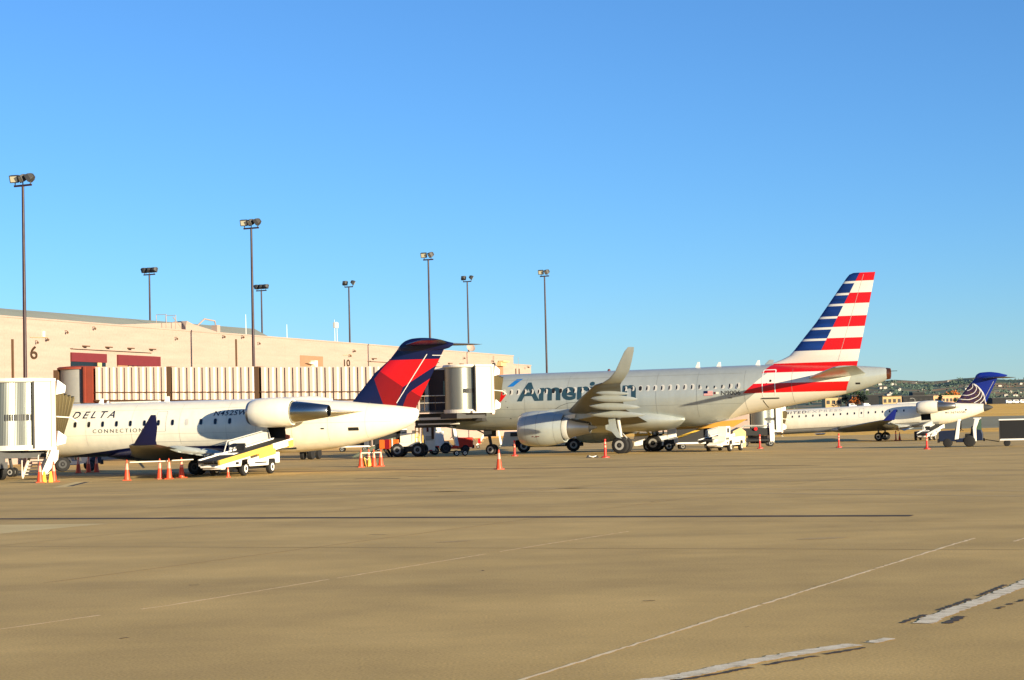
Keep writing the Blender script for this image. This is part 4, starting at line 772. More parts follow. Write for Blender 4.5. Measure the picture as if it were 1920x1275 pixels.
PR = [(17.28, 3.77), (18.6, 4.56), (18.7, 4.3), (18.2, 3.18)]; PS = [(17.08, 3.6), (17.28, 3.77), (18.2, 3.18), (17.7, 2.6), (16.7, 2.7), (16.83, 3.05)]
cutpoly(b.bm, [PB, PD, PR, PS])
def cfp(c):
    q = (c.x, c.z); return 1 if inpoly(PB, q) or inpoly(PR, q) else 2 if inpoly(PD, q) or inpoly(PS, q) else 0
paint(b, cfp); fin = b.build('tail_fin', ['navy', 'tailred', 'dkred'], cj, smooth=True, ang=45)
fsd = finside(CF); decal('hinge_line', fsd, [(p, 0) for p in band([(18.13, 5.49), (16.54, 3.21)], .035)], ['white'], fin, .008); decal('hinge_line', fsd, [(p, 0) for p in band([(18.38, 5.43), (18.87, 5.41)], .03)], ['white'], fin, .008)
Fus([(16.62, 5.78, 5.7, .05), (16.8, 6.0, 5.6, .16), (17.05, 6.17, 5.55, .2), (17.4, 6.26, 5.55, .22), (17.8, 6.28, 5.58, .22), (18.3, 6.25, 5.62, .2), (18.75, 6.17, 5.66, .17), (19.2, 6.04, 5.75, .11), (19.45, 5.98, 5.9, .03)]).mb(24, .2).build('tail_bullet', 'navy', cj, smooth=True, ang=60)
for s in (-1, 1): wing([(.1, 17.0, 2.2, 5.95, .09, 0), (3.0, 18.75, 1.15, 6.0, .08, 0), (3.12, 18.95, .9, 6.01, .05, 0)], s).build('tailplane', 'navy' if s < 0 else 'grey', cj, smooth=True, ang=50)
# far jet
uj = thing('regional_jet', 'far white rear-engined jet with blue T-tail and globe pattern, at the right', 'regional jet', (31.9295, 204.8529, 0), -.379, tilt=-.0316)
fu_ = Fus([(-9.9, 1.05, 1.0, .03), (-9.6, 1.4, .75, .4), (-8.8, 1.8, .5, .75), (-7.8, 2.2, .3, 1.0), (-6.8, 2.58, .2, 1.2), (-5.4, 2.76, .13, 1.32), (-4.2, 2.8, .11, 1.345), (12.0, 2.8, .11, 1.345), (13.6, 2.76, .17, 1.31), (15.98, 2.6, .38, 1.08), (17.6, 2.46, .74, .8), (18.82, 2.36, 1.08, .58), (19.75, 2.26, 1.42, .4)])
ufus = jet_common(uj, fu_, lambda c: 1 if c.z < .62 and c.x < 15 else 0, [((0, 0, .62), (0, 0, 1)), ((15, 0, 0), (1, 0, 0))], ['jetwhite', 'ltgrey'], (13.25, 14.28, .84, 1.5), 13.05, 2.2, 2.15, exh='steel')
MB().lathe((0, 0, 1.84), (1, 0, 0), [(19.75, .41), (20.2, .3), (20.55, .14), (20.7, .04)], 24).build('tail_cone', 'dkgrey', uj, smooth=True)
decal('cheat_line', fu_.side, [(p, 0) for p in band([(-6, .64), (13, .64)], .045)], ['brown'], ufus, .008)
decal('lettering', fu_.side, [], ['inkblue'], ufus, .008, .1, bm=text_fit('UNITED', -2.3, .76, 2.3, 2.58, bold=.012, spacing=1.3)); decal('lettering', fu_.side, [], ['ltgrey'], ufus, .008, .1, bm=text_fit('EXPRESS', .9, 4.7, 2.3, 2.58, bold=.006, spacing=1.3)); decal('registration', fu_.side, [], ['dkgrey'], ufus, .008, .1, bm=text_fit('N745SK', 16.4, 17.95, 1.38, 1.62))
decal('flag_emblem', fu_.side, [([(15.82, 1.42), (16.2, 1.42), (16.2, 1.6), (15.82, 1.6)], 0), ([(15.82, 1.5), (15.98, 1.5), (15.98, 1.6), (15.82, 1.6)], 1)], ['ltgrey', 'black'], ufus, .008)
decal('vent', fu_.side, [(rrect(17.95, 1.72, .2, .2), 0)], ['black'], ufus, .008)
windows(fu_, ufus, 0, .764, range(-4, 16), 2.0, .2, .3, 'winframe_g', 'glass')
dr = rrect(6.87, 2.0, .56, .95, .05); decal('emergency_exit', fu_.side, [(p, 0) for p in outline(dr, .025)], ['ltgrey'], ufus, .008)
b = MB(); b.lathe((0, 0, 2.6), (1, 0, 0), [(10.3, .05), (10.6, .3), (13.2, .3), (13.8, .1)], 16); b.build('dorsal_fairing', 'jetwhite', ufus, smooth=True)
b = MB(); b.box(1.55, 2.6, -1.0, -.3, -.05, .05); b.box(1.7, 2.5, -1.05, -.35, -.14, -.05, mi=1); b.build('service_panel', ['white', 'black'], ufus)
b = MB(); b.prism([(-2.6, -.03, .15), (-2.45, -.03, .15), (-2.2, -.03, -.15), (-2.3, -.03, -.15)], (0, .06, 0)); b.build('antenna', 'white', ufus)
Fus([(2.5, .4, .3, .3), (4, .6, .02, 1.2), (5, .65, -.05, 1.42), (10, .65, -.05, 1.44), (11.5, .5, .1, 1.2), (12.4, .35, .2, .4)]).mb(40).build('belly_fairing', 'ltgrey', uj, smooth=True, ang=60)
for s in (-1, 1):
    wing([(1.0, 4.0, 6.4, .35, .12, 2), (4.2, 6.0, 3.7, .55, .1, 1), (10.6, 10.3, 1.55, 1.0, .08, 0), (10.9, 10.6, 1.3, 1.03, .08, 0)], s).build('wing', 'winggrey', uj, smooth=True, ang=50)
    b = MB(); F = foil(1); b.rings([[(le+c*x, s*(y+h*.09*c), z) for x, h in F] for y, le, c, z in ((10.9, 10.9, 1.2, 1.02), (11.2, 11.5, .8, 1.5), (11.35, 12.2, .3, 2.1))]); b.build('winglet', 'uablue' if 'uablue' in K else 'navy', uj, smooth=True)
    b = MB(); b.prism([(9.4, s*1.5, .38), (10.9, s*1.5, -.2), (12.0, s*8.3, .42), (11.2, s*8.3, .78)], (0, 0, .06)); b.build('flap', 'silver', uj)
    for y, x in ((3, 9.3), (5, 9.7), (7.2, 10.3)): canoe(x, x+1.9, s*y, .35+y*.04, .1+y*.04, .16).build('flap_fairing', 'silver', uj, smooth=True)
    b = MB(); b.tube([(8.7, s*1.9, .3), (8.75, s*2.0, -.65)], .1, 10); b.tube([(8.75, s*1.65, -.68), (8.75, s*2.35, -.68)], .07, 8); gr = b.build('landing_gear', 'grey', uj)
    for q in (-.27, .27): wheel(gr, (8.75, s*2.0+q, -.66), .45, .28)
    b = wing([(.5, 13.3, 4.3, 2.05, .07, 0), (1.5, 13.6, 3.4, 2.1, .06, 0)], s); b.build('engine_pylon', 'jetwhite', uj, smooth=True)
gr = MB().tube([(-6.2, 0, .3), (-6.1, 0, -.5)], .09, 8).build('landing_gear', 'dkgrey', uj)
for q in (-.18, .18): wheel(gr, (-6.1, q, -.55), .28, .18)
K['uablue'] = M('royal_blue_paint', (18, 40, 132), .35); K['globe'] = M('globe_pattern', (74, 46, 58), .4, var=.5, scale=2.2)
for o in bpy.data.objects:
    if o.parent == uj and o.name.startswith('winglet'): o.data.materials[0] = K['uablue']
UF = [(2.0, 16.4, 19.75, .08), (2.3, 16.65, 19.96, .15), (2.66, 16.95, 20.16, .17), (4.23, 18.27, 21.0, .17), (4.9, 18.92, 21.36, .16), (5.25, 19.15, 21.5, .14)]
b = finmb(UF); GP = [(16.2, 2.5), (17.0, 2.66), (18.0, 3.9), (18.73, 4.53), (19.15, 4.28), (19.45, 3.95), (19.72, 3.5), (19.87, 3.1), (19.95, 2.6), (19.95, 1.9), (16.2, 1.9)]
cutpoly(b.bm, [GP]); paint(b, lambda c: 1 if inpoly(GP, (c.x, c.z)) else 0); K['globeg'] = M('globe_lattice_paint', (60, 40, 66), .4, var=.6, scale=1.6)
fin = b.build('tail_fin', ['uablue', 'globeg'], uj, smooth=True, ang=45); us = finside(UF); arcs = []
for a in [[(18.73, 4.53), (19.38, 4.02), (19.7, 3.55), (19.85, 3.2), (19.95, 2.3)], [(18.73, 4.45), (18.74, 4.1), (18.47, 3.86), (18.11, 3.74)], [(18.77, 4.49), (19.07, 4.18), (19.13, 3.9), (18.91, 3.54), (18.59, 3.36), (18.09, 3.25), (17.55, 3.33)], [(18.84, 4.48), (19.25, 4.17), (19.48, 3.72), (19.36, 3.31), (19.0, 3.0), (18.22, 2.79), (17.24, 2.91)], [(19.31, 4.02), (19.65, 3.57), (19.67, 3.22), (19.41, 2.77), (18.77, 2.41)], [(19.78, 3.31), (19.87, 2.91), (19.68, 2.57), (19.4, 2.34)]]:
    q = []
    for i in range(len(a)-1):
        p0, p1, p2, p3 = (Vector(a[max(0, min(len(a)-1, i+j))]) for j in (-1, 0, 1, 2))
        for k in range(4): t = k/4; q.append(tuple(.5*((2*p1)+(p2-p0)*t+(2*p0-5*p1+4*p2-p3)*t*t+(3*p1-p0-3*p2+p3)*t**3)))
    arcs += band(q+[a[-1]], .07)
decal('globe_lines', us, [(p, 0) for p in arcs], ['white'], fin, .01, .2)
gold = []
for i in range(9):
    for j in range(8):
        x, z = 17.0+i*.36+(j % 2)*.1, 2.35+j*.27
        if (i+j) % 2 == 0 and inpoly(GP, (x, z)) and inpoly(GP, (x+.22, z+.15)) and x > 16.95+(z-2.5)*.86: gold.append(([(x, z), (x+.22, z), (x+.24, z+.15), (x+.02, z+.15)], 0))
decal('globe_tiles', us, gold, ['brown'], fin, .006, .3)
decal('hinge_line', us, [(p, 0) for p in band([(20.95, 4.6), (19.85, 2.75)], .04)], ['ltgrey'], fin, .008)
Fus([(19.0, 5.1, 5.02, .05), (19.2, 5.4, 4.95, .16), (19.65, 5.6, 4.9, .24), (20.4, 5.62, 4.9, .26), (21.4, 5.48, 4.92, .22), (22.0, 5.3, 4.98, .12), (22.4, 5.18, 5.1, .03)]).mb(24, .2).build('tail_bullet', 'uablue', uj, smooth=True, ang=60)
for s in (-1, 1): wing([(.1, 19.5, 2.6, 5.0, .09, 0), (4.1, 21.6, 1.3, 4.95, .08, 0), (4.25, 21.9, .95, 4.95, .05, 0)], s).build('tailplane', 'uablue' if s < 0 else 'grey', uj, smooth=True, ang=50)
# ---------------------------------------------------------------- cones, posts and chocks
K['cone'] = M('cone_orange', (226, 74, 34), .5, var=.12, scale=4); K['conetop'] = M('pale_orange_band', (240, 148, 120), .4); K['post'] = M('post_red_orange', (216, 44, 30), .5); K['chock'] = M('yellow_chock', (224, 170, 52), .6)  # paler orange for the upper band of cones and the post bands
def mkcone(h, label, x, y):
    t = thing('traffic_cone', label, 'traffic cone', (x, y, g(x, y)), .3, 'orange traffic cones')
    r = h*.155; b = MB(); b.lathe((0, 0, 0), (0, 0, 1), [(.03, r), (h*.5, r*.62), (h*.52, r*.60)], 20, cap1=False); b.lathe((0, 0, 0), (0, 0, 1), [(h*.52, r*.60), (h*.82, r*.36)], 20, mi=1, cap0=False, cap1=False); b.lathe((0, 0, 0), (0, 0, 1), [(h*.82, r*.36), (h*.97, r*.2), (h, r*.12)], 20, mi=0, cap0=False)
    b.build('cone_body', ['cone', 'conetop'], t, smooth=True, ang=50)
    b = MB(); b.box(-r*1.32, r*1.32, -r*1.32, r*1.32, 0, .035); b.build('base', 'cone', t, bevel=.01); return t
big = mkcone(.92, 'orange traffic cone nearest the left edge, in front of the bridge stair', -21.05, 82.04); used = [0]
for x, y, rz, lab in [(-20.62, 82.75, 1.0, 'orange traffic cone with yellow chocks leaning on it, just right of the leftmost cone'), (-23.41, 99.29, .2, 'shaded traffic cone under the white fuselage, left of three in the dark'), (-23.05, 100.1, .5, 'shaded traffic cone under the white fuselage, middle of three in the dark'), (-22.55, 99.8, .1, 'shaded traffic cone under the white fuselage, right of three in the dark'),
        (-17.21, 82.1, .2, 'lone orange traffic cone left of the winglet group, at the left end of a bar'), (-16.0, 83.4, .6, 'leftmost of three orange cones below the winglet, at the right end of a bar'), (-15.53, 83.1, .1, 'middle of three orange cones below the winglet'), (-15.2, 84.4, .9, 'rightmost of three orange cones below the winglet, by the belt loader'),
        (-8.07, 97.07, .3, 'orange traffic cone left in the group below the red and blue tail'), (-7.78, 98.6, .4, 'orange traffic cone at the back with yellow chocks, below the red and blue tail'), (-7.42, 97.4, .8, 'orange traffic cone with the bar end, right of centre below the red and blue tail'), (-7.12, 98.3, .2, 'rightmost orange cone of the group below the red and blue tail'), (-.74, 85.94, .5, 'large orange traffic cone standing alone in front of the silver airliner nose wheel')]: dup(big, (x, y, g(x, y)), rz, lab)
c = mkcone(.46, 'small orange cone in front of the white and yellow belt loader', -12.92, 83.37); c['group'] = 'orange traffic cones'
def bar(x0, y0, x1, y1, z, lab): t = MB().tube([(0, 0, 0), (x1-x0, y1-y0, 0)], .025, 8).build('cone_bar', 'conetop' if False else 'cream'); t.location = (x0, y0, z+g(x0, y0)); tag(t, lab, 'barrier bar')
bar(-17.1, 82.2, -15.6, 83.3, .80, 'pale bar hung between the lone cone and the winglet cones'); bar(-15.4, 83.2, -14.7, 84.6, .82, 'pale bar leading from the middle winglet cone to the belt loader'); bar(-8.07, 97.0, -7.1, 98.0, .74, 'pale bar across the cones below the red and blue tail'); bar(-24.2, 99.4, -22.5, 99.9, .86, 'pale bar across the shaded cones under the white fuselage')
def chockpair(x, y, rz, lab, mat='chock', s_=1.0):
    t = thing('wheel_chock', lab, 'wheel chock', (x, y, g(x, y)), rz)
    for k, q in ((0, -.14), (1, .14)):
        b = MB(); b.prism([(q*s_-.1*s_, -.11*s_, 0), (q*s_+.1*s_, -.11*s_, 0), (q*s_+.03*s_, -.05*s_, .5*s_), (q*s_-.05*s_, -.05*s_, .48*s_)], (0, .2*s_, 0)); b.build('chock_block', mat, t, bevel=.015)
    b = MB(); b.tube([(-.14*s_, 0, .48*s_), (0, -.1*s_, .36*s_), (.14*s_, 0, .48*s_)], .015, 5); b.build('rope', 'cream', t); return t
chockpair(-20.75, 82.2, .2, 'yellow wheel chocks leaning between the two leftmost cones'); chockpair(-7.85, 98.1, .4, 'yellow wheel chocks standing among the cones below the red and blue tail')
t = thing('wheel_chock', 'black and white wheel chocks lying on the apron by the red post', 'wheel chock', (4.53, 107.99, g(4.53, 107.99)), .1)
for q, m in ((-.22, 'black'), (.22, 'black')):
    b = MB(); b.prism([(q-.14, -.1, 0), (q+.14, -.1, 0), (q+.02, -.06, .16), (q-.06, -.06, .14)], (0, .2, 0)); b.build('chock_block', m, t)
MB().tube([(-.22, -.05, .1), (0, -.12, .04), (.22, -.05, .1)], .03, 6).build('rope', 'white', t)
def mkpost(lab, x, y, h=1.07):
    t = thing('delineator_post', lab, 'delineator post', (x, y, g(x, y)), 0, 'red marker posts'); b = MB()
    b.lathe((0, 0, 0), (0, 0, 1), [(.04, .085), (h*.55, .065)], 14, cap1=False); b.lathe((0, 0, 0), (0, 0, 1), [(h*.55, .066), (h*.66, .064)], 14, mi=1, cap0=False, cap1=False); b.lathe((0, 0, 0), (0, 0, 1), [(h*.66, .064), (h*.74, .06)], 14, mi=0, cap0=False, cap1=False); b.lathe((0, 0, 0), (0, 0, 1), [(h*.74, .061), (h*.85, .058)], 14, mi=1, cap0=False, cap1=False); b.lathe((0, 0, 0), (0, 0, 1), [(h*.85, .058), (h*.93, .05), (h*.95, .075), (h, .06)], 14, mi=0, cap0=False)
    b.build('post', ['post', 'conetop'], t, smooth=True, ang=40); MB().lathe((0, 0, 0), (0, 0, 1), [(0, .24), (.05, .24), (.09, .12)], 8).build('base', 'post', t); return t
p0 = mkpost('red marker post with pale bands left of the striped airliner main wheels', 5.22, 106.86)
for x, y, lab in [(-.01, 126.45, 'red marker post just right of the nose wheel of the silver airliner'), (18.65, 140.77, 'red marker post in front of the black ground cart, right of the second belt loader'), (24.98, 142.63, 'red marker post standing alone in front of the far white jet fuselage'), (41.26, 200.27, 'red marker post behind the main wheels of the far white jet'), (28.75, 129.16, 'red marker post left of the blue tractor')]: dup(p0, (x, y, g(x, y)), 0, lab)
c7 = dup(big, (41.8, 200.9, g(41.8, 200.9)), .4, 'distant orange cone beside the marker post under the far white jet')
K['boomtan'] = M('ochre_boom_paint', (190, 138, 52), .5)
# ---------------------------------------------------------------- ground vehicles
def wheels(t, spots, r, w, hub='hub'):
    for x, y in spots: wheel(t, (x, y, r), r, w, hub=hub)
def belt_loader(label, x, y, rz, near, far, group='belt loaders'):
    t = thing('belt_loader', label, 'belt loader', (x, y, g(x, y)), rz, group)
    b = MB(); b.prism([(-.30, -.85, .42), (1.75, -.85, .42), (1.8, -.85, .72), (2.5, -.85, .72), (2.6, -.85, .5), (3.05, -.85, .5), (3.05, -.85, 1.02), (-.42, -.85, .98)], (0, 1.7, 0)); b.prism([(-2.9, -.85, .45), (-1.25, -.85, .45), (-1.15, -.85, .74), (-.42, -.85, .78), (-.45, -.85, 1.08), (-2.0, -.85, 1.08), (-2.2, -.85, .72), (-2.9, -.85, .66)], (0, 1.0, 0))
    b.box(-3.3, -2.9, -.85, .1, .36, .62); b.build('chassis', 'white', t, bevel=.03)
    b = MB(); b.box(-1.2, -.4, -.83, .83, .4, .97); b.box(1.78, 2.55, -.83, .83, .4, .98); b.box(-2.8, 3.0, -.5, .2, .28, .42); b.build('underbody', 'black', t)
    b = MB(); b.box(.2, 1.5, -.866, -.85, .54, .6); b.build('side_trim', 'black', t)
    b = MB()
    for q in (-1.75, -1.4): b.lathe((q, -.86, .9), (0, -1, 0), [(0, .09), (.02, .09)], 14)
    b.box(-1.85, -1.55, -.87, -.85, .55, .66); b.box(-2.05, -1.95, -.87, -.85, .82, .98); b.build('control_panel', 'black', t)
    b = MB(); b.box(-1.05, -.6, -.75, -.3, 1.0, 1.1); b.box(-.62, -.52, -.75, -.3, 1.1, 1.5); b.build('seat', 'black', t, bevel=.03)
    b = MB(); b.tube([(-1.5, -.5, 1.05), (-1.3, -.5, 1.4)], .03, 6); b.lathe((-1.3, -.5, 1.4), (-.5, 0, 1), [(0, .19), (.03, .19)], 16); b.build('steering_wheel', 'black', t)
    wheels(t, [(-.79, -.74), (2.16, -.74), (-.79, .74), (2.16, .74)], .33, .24, hub='white')
    n, f = Vector(near), Vector(far); d = (f-n); L = d.length; X = d.normalized(); Y = Vector((0, 0, 1)).cross(X).normalized(); Z = X.cross(Y); T = Matrix((X, Y, Z)).transposed().to_4x4(); T.translation = n
    b = MB(); b.box(0, L, -.55, .40, -.04, .04, T=T); b.lathe(T @ Vector((0, -.4, 0)), Y, [(0, .07), (.8, .07)], 12); b.lathe(T @ Vector((L, -.4, 0)), Y, [(0, .07), (.8, .07)], 12); bl = b.build('conveyor_belt', 'rubber', t)
    b = MB(); b.box(.1, L*.72, -.66, -.56, -.17, .05, T=T); b.box(L*.52, L*.74, -.68, -.56, -.42, -.15, T=T); b.box(L*.93, L*.99, -.68, -.54, -.32, .0, T=T); b.build('side_rail', 'yellow', bl)
    b = MB(); b.box(L*.72, L, -.64, -.57, -.24, .07, T=T); b.box(.1, L, .41, .48, -.2, .1, T=T); b.box(L*.38, L*.56, -.64, -.58, -.5, -.3, T=T); b.build('side_rail', 'white', bl)
    b = MB(); b.tube([T @ Vector(p) for p in ((L*.35, .5, .1), (L*.4, .5, .55), (L*.95, .5, .55), (L*.97, .5, .1))], .03, 6); b.box(L*.42, L*.93, .48, .52, .12, .5, T=T); b.build('guard_rail', 'ltgrey', bl)
    b = MB(); b.tube([T @ Vector((L*.6, 0, -.1)), (.8, 0, .6)], .07, 8); b.tube([T @ Vector((L*.2, 0, -.1)), (-2.2, 0, .6)], .06, 8); b.build('lift_ram', 'steel', t)
    b = MB(); b.tube([(-3.3, -.85, .5), (-3.45, -.6, .5), (-3.45, .1, .5)], .06, 8); b.build('bumper_tube', 'white', t); return t
bl1 = belt_loader('white belt loader with yellow rails raised to the open hold of the navy bellied jet', -13.0, 86.4, math.atan2(.957, .29), (-3.75, -.30, .72), (2.6, -1.15, 1.6))
bl2 = belt_loader('white belt loader parked under the tail of the silver airliner', 14.5, 129.4, math.atan2(.93, .37), (-3.0, .42, .78), (2.7, .42, 1.15))
b = MB(); b.box(-1.9, -.9, -.86, -.25, 1.06, 1.75); b.box(-1.75, -1.2, -.875, -.85, 1.3, 1.62, mi=1); b.build('control_box', ['white', 'dkgrey'], bl2, bevel=.03)
bl3 = dup(bl1, (43.5, 196.6, g(43.5, 196.6)), math.atan2(.93, .37), 'distant belt loader raised to the rear hold of the far white jet')
for q, mm in ((bl2, 'cream'), (bl3, 'ltgrey')):
    for o in [x for x in bpy.data.objects if x.name.split('.')[0] == 'side_rail' and (x.parent == q or (x.parent and x.parent.parent == q))]:
        if o.data.materials[0] == K['yellow']: o.data = o.data.copy(); o.data.materials[0] = K[mm]
for o in [x for x in bpy.data.objects if x.parent == bl2 and x.name.split('.')[0] == 'chassis']: o.data = o.data.copy(); o.data.materials[0] = K['cream']
# long yellow boom loader behind the airliner belly
t = thing('belt_loader', 'white loader with a long yellow conveyor reaching under the silver airliner belly', 'belt loader', (10.2, 133.6, g(10.2, 133.6)), -.1, 'belt loaders')
b = MB(); b.prism([(-1.55, -.8, .4), (-.95, -.8, .4), (-.9, -.8, .8), (-.2, -.8, .8), (-.15, -.8, .4), (.55, -.8, .4), (.6, -.8, .8), (1.3, -.8, .8), (1.35, -.8, .55), (1.6, -.8, .55), (1.6, -.8, .95), (.9, -.8, 1.15), (-1.55, -.8, 1.1)], (0, 1.6, 0)); b.build('chassis', 'white', t, bevel=.03)
b = MB(); b.box(-1.5, -.4, -.7, .7, 1.1, 1.3); b.tube([(-1.3, -.7, 1.3), (-.9, -.7, 1.65), (-.3, -.7, 1.2)], .07, 6); b.build('rail_frame', 'yellow', t)
b = MB(); b.box(-.9, 1.4, -.75, .75, .35, .85); b.build('underbody', 'black', t); b = MB(); b.box(.1, .5, -.5, .5, 1.15, 1.25); b.box(.5, .6, -.5, .5, 1.2, 1.7); b.build('seat', 'black', t)
b = MB(); b.box(.85, 1.5, -.82, .2, .95, 1.75); b.build('control_box', 'white', t, bevel=.04)
wheels(t, [(-.55, -.7), (.95, -.7), (-.55, .7), (.95, .7)], .34, .24)
b = MB(); b.prism([(-.6, -.55, 1.45), (5.6, -.55, 1.62), (6.6, -.55, 2.15), (4.2, -.55, 2.0), (-.5, -.55, 1.72)], (0, .12, 0)); b.prism([(-.6, .45, 1.45), (5.6, .45, 1.62), (6.6, .45, 2.15), (4.2, .45, 2.0), (-.5, .45, 1.72)], (0, .12, 0)); b.build('boom', 'boomtan', t)
b = MB(); b.prism([(-.6, -.42, 1.6), (6.6, -.42, 2.05), (6.6, -.42, 2.12), (-.6, -.42, 1.68)], (0, .84, 0)); b.build('conveyor_belt', 'rubber', t); b = MB(); b.tube([(1.5, 0, .9), (3.5, 0, 1.6)], .08, 8); b.box(1.0, 1.25, -.6, .6, .9, 1.6); b.build('lift_ram', 'yellow', t)
K['glassgreen'] = M('green_tinted_glass', (70, 92, 78), .1, 0, var=.05)
def tractor(label, x, y, rz, body='bluepaint', post='white', group='baggage tractors'):
    t = thing('baggage_tractor', label, 'tractor', (x, y, g(x, y)), rz, group)
    b = MB(); b.prism([(.35, -.62, .42), (1.55, -.62, .42), (1.6, -.62, .6), (1.6, -.62, 1.12), (1.5, -.62, 1.18), (.45, -.62, 1.22), (.35, -.62, 1.1)], (0, 1.24, 0)); b.prism([(-.95, -.66, .35), (.4, -.66, .35), (.4, -.66, .62), (-.95, -.66, .62)], (0, 1.32, 0)); b.prism([(-1.5, -.66, .45), (-.75, -.66, .45), (-.75, -.66, 1.2), (-.95, -.66, 1.3), (-1.4, -.66, 1.2), (-1.5, -.66, .9)], (0, 1.32, 0)); b.build('body', body, t, bevel=.04)
    b = MB(); b.box(1.58, 1.7, -.6, .6, .35, .62); b.box(-1.62, -1.5, -.25, .25, .4, .6); b.build('bumper', 'black', t)
    b = MB(); b.prism([(.22, -.66, .55), (.5, -.66, .55), (.24, -.66, 2.02), (.02, -.66, 2.02)], (0, 1.32, 0)); b.build('front_post', post, t, bevel=.03); b = MB(); b.box(-.02, .3, -.6, .6, 1.3, 1.9); b.build('front_glass', 'glass', t)
    b = MB(); b.prism([(-1.05, -.68, .4), (-.85, -.68, .4), (-.8, -.68, 1.35), (-.95, -.68, 2.02), (-1.3, -.68, 2.02), (-1.05, -.68, 1.35)], (0, 1.36, 0)); b.box(-1.4, -.85, -.7, .7, 2.02, 2.09); b.build('rear_post', post, t, bevel=.03); b = MB(); b.box(-1.42, -1.02, -.64, .64, 1.2, 1.96); b.build('rear_glass', 'glassgreen', t)
    b = MB(); b.prism([(.42, -.58, 1.2), (.46, -.58, 1.2), (.2, -.58, 1.95), (.16, -.58, 1.95)], (0, 1.16, 0)); b.build('windscreen', 'glass', t)
    b = MB(); b.box(-.75, -.25, -.55, .55, .62, .95); b.prism([(-.8, -.55, .9), (-.62, -.55, .9), (-.72, -.55, 1.5), (-.84, -.55, 1.5)], (0, 1.1, 0)); b.build('seat', 'black', t, bevel=.05)
    b = MB(); b.tube([(.3, .2, .9), (.02, .2, 1.25)], .03, 6); b.lathe((.02, .2, 1.25), (-.6, 0, .8), [(0, .2), (.03, .2)], 16); b.build('steering_wheel', 'black', t)
    b = MB(); b.rings([[(-.55+.52*math.cos(a), y_, .42+.50*math.sin(a)) for a in [R(10+16*k) for k in range(11)]]+[(-.55+.47*math.cos(a), y_, .42+.45*math.sin(a)) for a in reversed([R(10+16*k) for k in range(11)])] for y_ in (-.74, -.5)]); b.build('fender', post, t)
    wheels(t, [(-.55, -.6), (-.55, .6)], .42, .26, hub='dkgrey'); wheels(t, [(1.0, -.55), (1.0, .55)], .32, .2, hub='dkgrey')
    b = MB(); b.lathe((1.61, -.4, .95), (1, 0, 0), [(0, .1), (.03, .09)], 12); b.build('headlight', 'lens', t); return t
tb = tractor('navy blue baggage tractor with white posts, towing a dark cart at the right', 32.35, 133.9, PI-.27)
def cart(label, x, y, rz, cover='black', h=1.95, L=3.0, curtain='bluepaint', group='baggage carts'):
    t = thing('baggage_cart', label, 'baggage cart', (x, y, g(x, y)), rz, group)
    b = MB(); b.box(-L/2, L/2, -.75, .75, .42, .54); b.build('bed', 'white', t)
    b = MB(); b.box(-L/2-.05, L/2+.05, -.8, .8, h-.1, h); b.build('roof', 'white', t, bevel=.02)
    for sx in (-1, 1):
        for sy in (-1, 1): b = MB(); b.box(sx*L/2-.04, sx*L/2+.04, sy*.72-.04, sy*.72+.04, .5, h-.08); b.build('corner_post', 'dkgrey', t)
    b = MB(); b.box(-L/2+.05, L/2-.05, .66, .7, .54, h-.1); b.box(-L/2+.05, -L/2+.09, -.7, .7, .54, h-.1); b.box(L/2-.09, L/2-.05, -.7, .7, .54, h-.1); b.box(-L/2+.12, L/2-.12, -.35, .6, .54, h*.8); b.build('cover', cover, t)
    b = MB(); n = 8; b.rings([[(L/2-.5+.45*k/n, -.74+(.04 if k % 2 else 0), z) for k in range(n+1)] for z in (.5, h-.1)], closed=False, cap0=False, cap1=False); b.build('curtain', curtain, t, fix=False)
    wheels(t, [(-L*.34, -.6), (-L*.34, .6), (L*.34, -.6), (L*.34, .6)], .24, .16, hub='grey'); return t
ct = cart('dark open baggage cart with white roof edge behind the blue tractor at the right edge', 36.35, 132.7, PI-.27)
b = MB(); b.tube([(-1.65, 0, .5), (-2.6, 0, .34)], .035, 6); tag_ = b.build('tow_bar', 'dkgrey', tb)
# carts, trucks and tractors behind the noses
ca = dup(ct, (13.6, 139.5, g(13.6, 139.5)), .05, 'dark loaded baggage cart behind the silver airliner belly, left of the second belt loader')
cb = dup(ct, (-14.4, 166, g(-14.4, 166)), .0, 'far dark baggage cart seen low under the white fuselage tail'); cc_ = dup(ct, (-11.2, 166.5, g(-11.2, 166.5)), .05, 'far dark baggage cart right of the other one under the white fuselage tail')
t = thing('ground_cart', 'black low ground cart with a white end panel by the far jet bridge', 'ground cart', (19.6, 151, g(19.6, 151)), 0)
b = MB(); b.box(-1.2, 1.15, -.7, .7, .42, .62); b.box(-1.2, 1.15, -.6, .7, .9, 1.5); b.box(-1.2, 1.1, -.66, -.6, .66, .72); b.build('body', 'black', t, bevel=.03); b = MB(); b.prism([(1.15, -.75, .4), (1.5, -.75, .4), (1.5, -.75, 1.85), (1.1, -.75, 1.9)], (0, 1.5, 0)); b.build('end_panel', 'white', t, bevel=.03)
b = MB(); b.tube([(-1.2, -.65, 1.5), (-.9, -.65, 1.75), (1.0, -.65, 1.7)], .04, 6); b.box(-.9, .9, -.5, .5, 1.62, 1.7); b.build('top_rail', 'ltgrey', t); MB().lathe((.0, -.68, 1.45), (0, -1, 0), [(0, .16), (.08, .13)], 12).build('red_reel', 'red', t)
wheels(t, [(-.85, -.6), (1.2, -.6), (-.85, .6), (1.2, .6)], .26, .18, hub='grey')
t = thing('cargo_box', 'dark bay of strapped cargo and a tan box just left of the black ground cart', 'cargo box', (17.6, 146, g(17.6, 146)), .2)
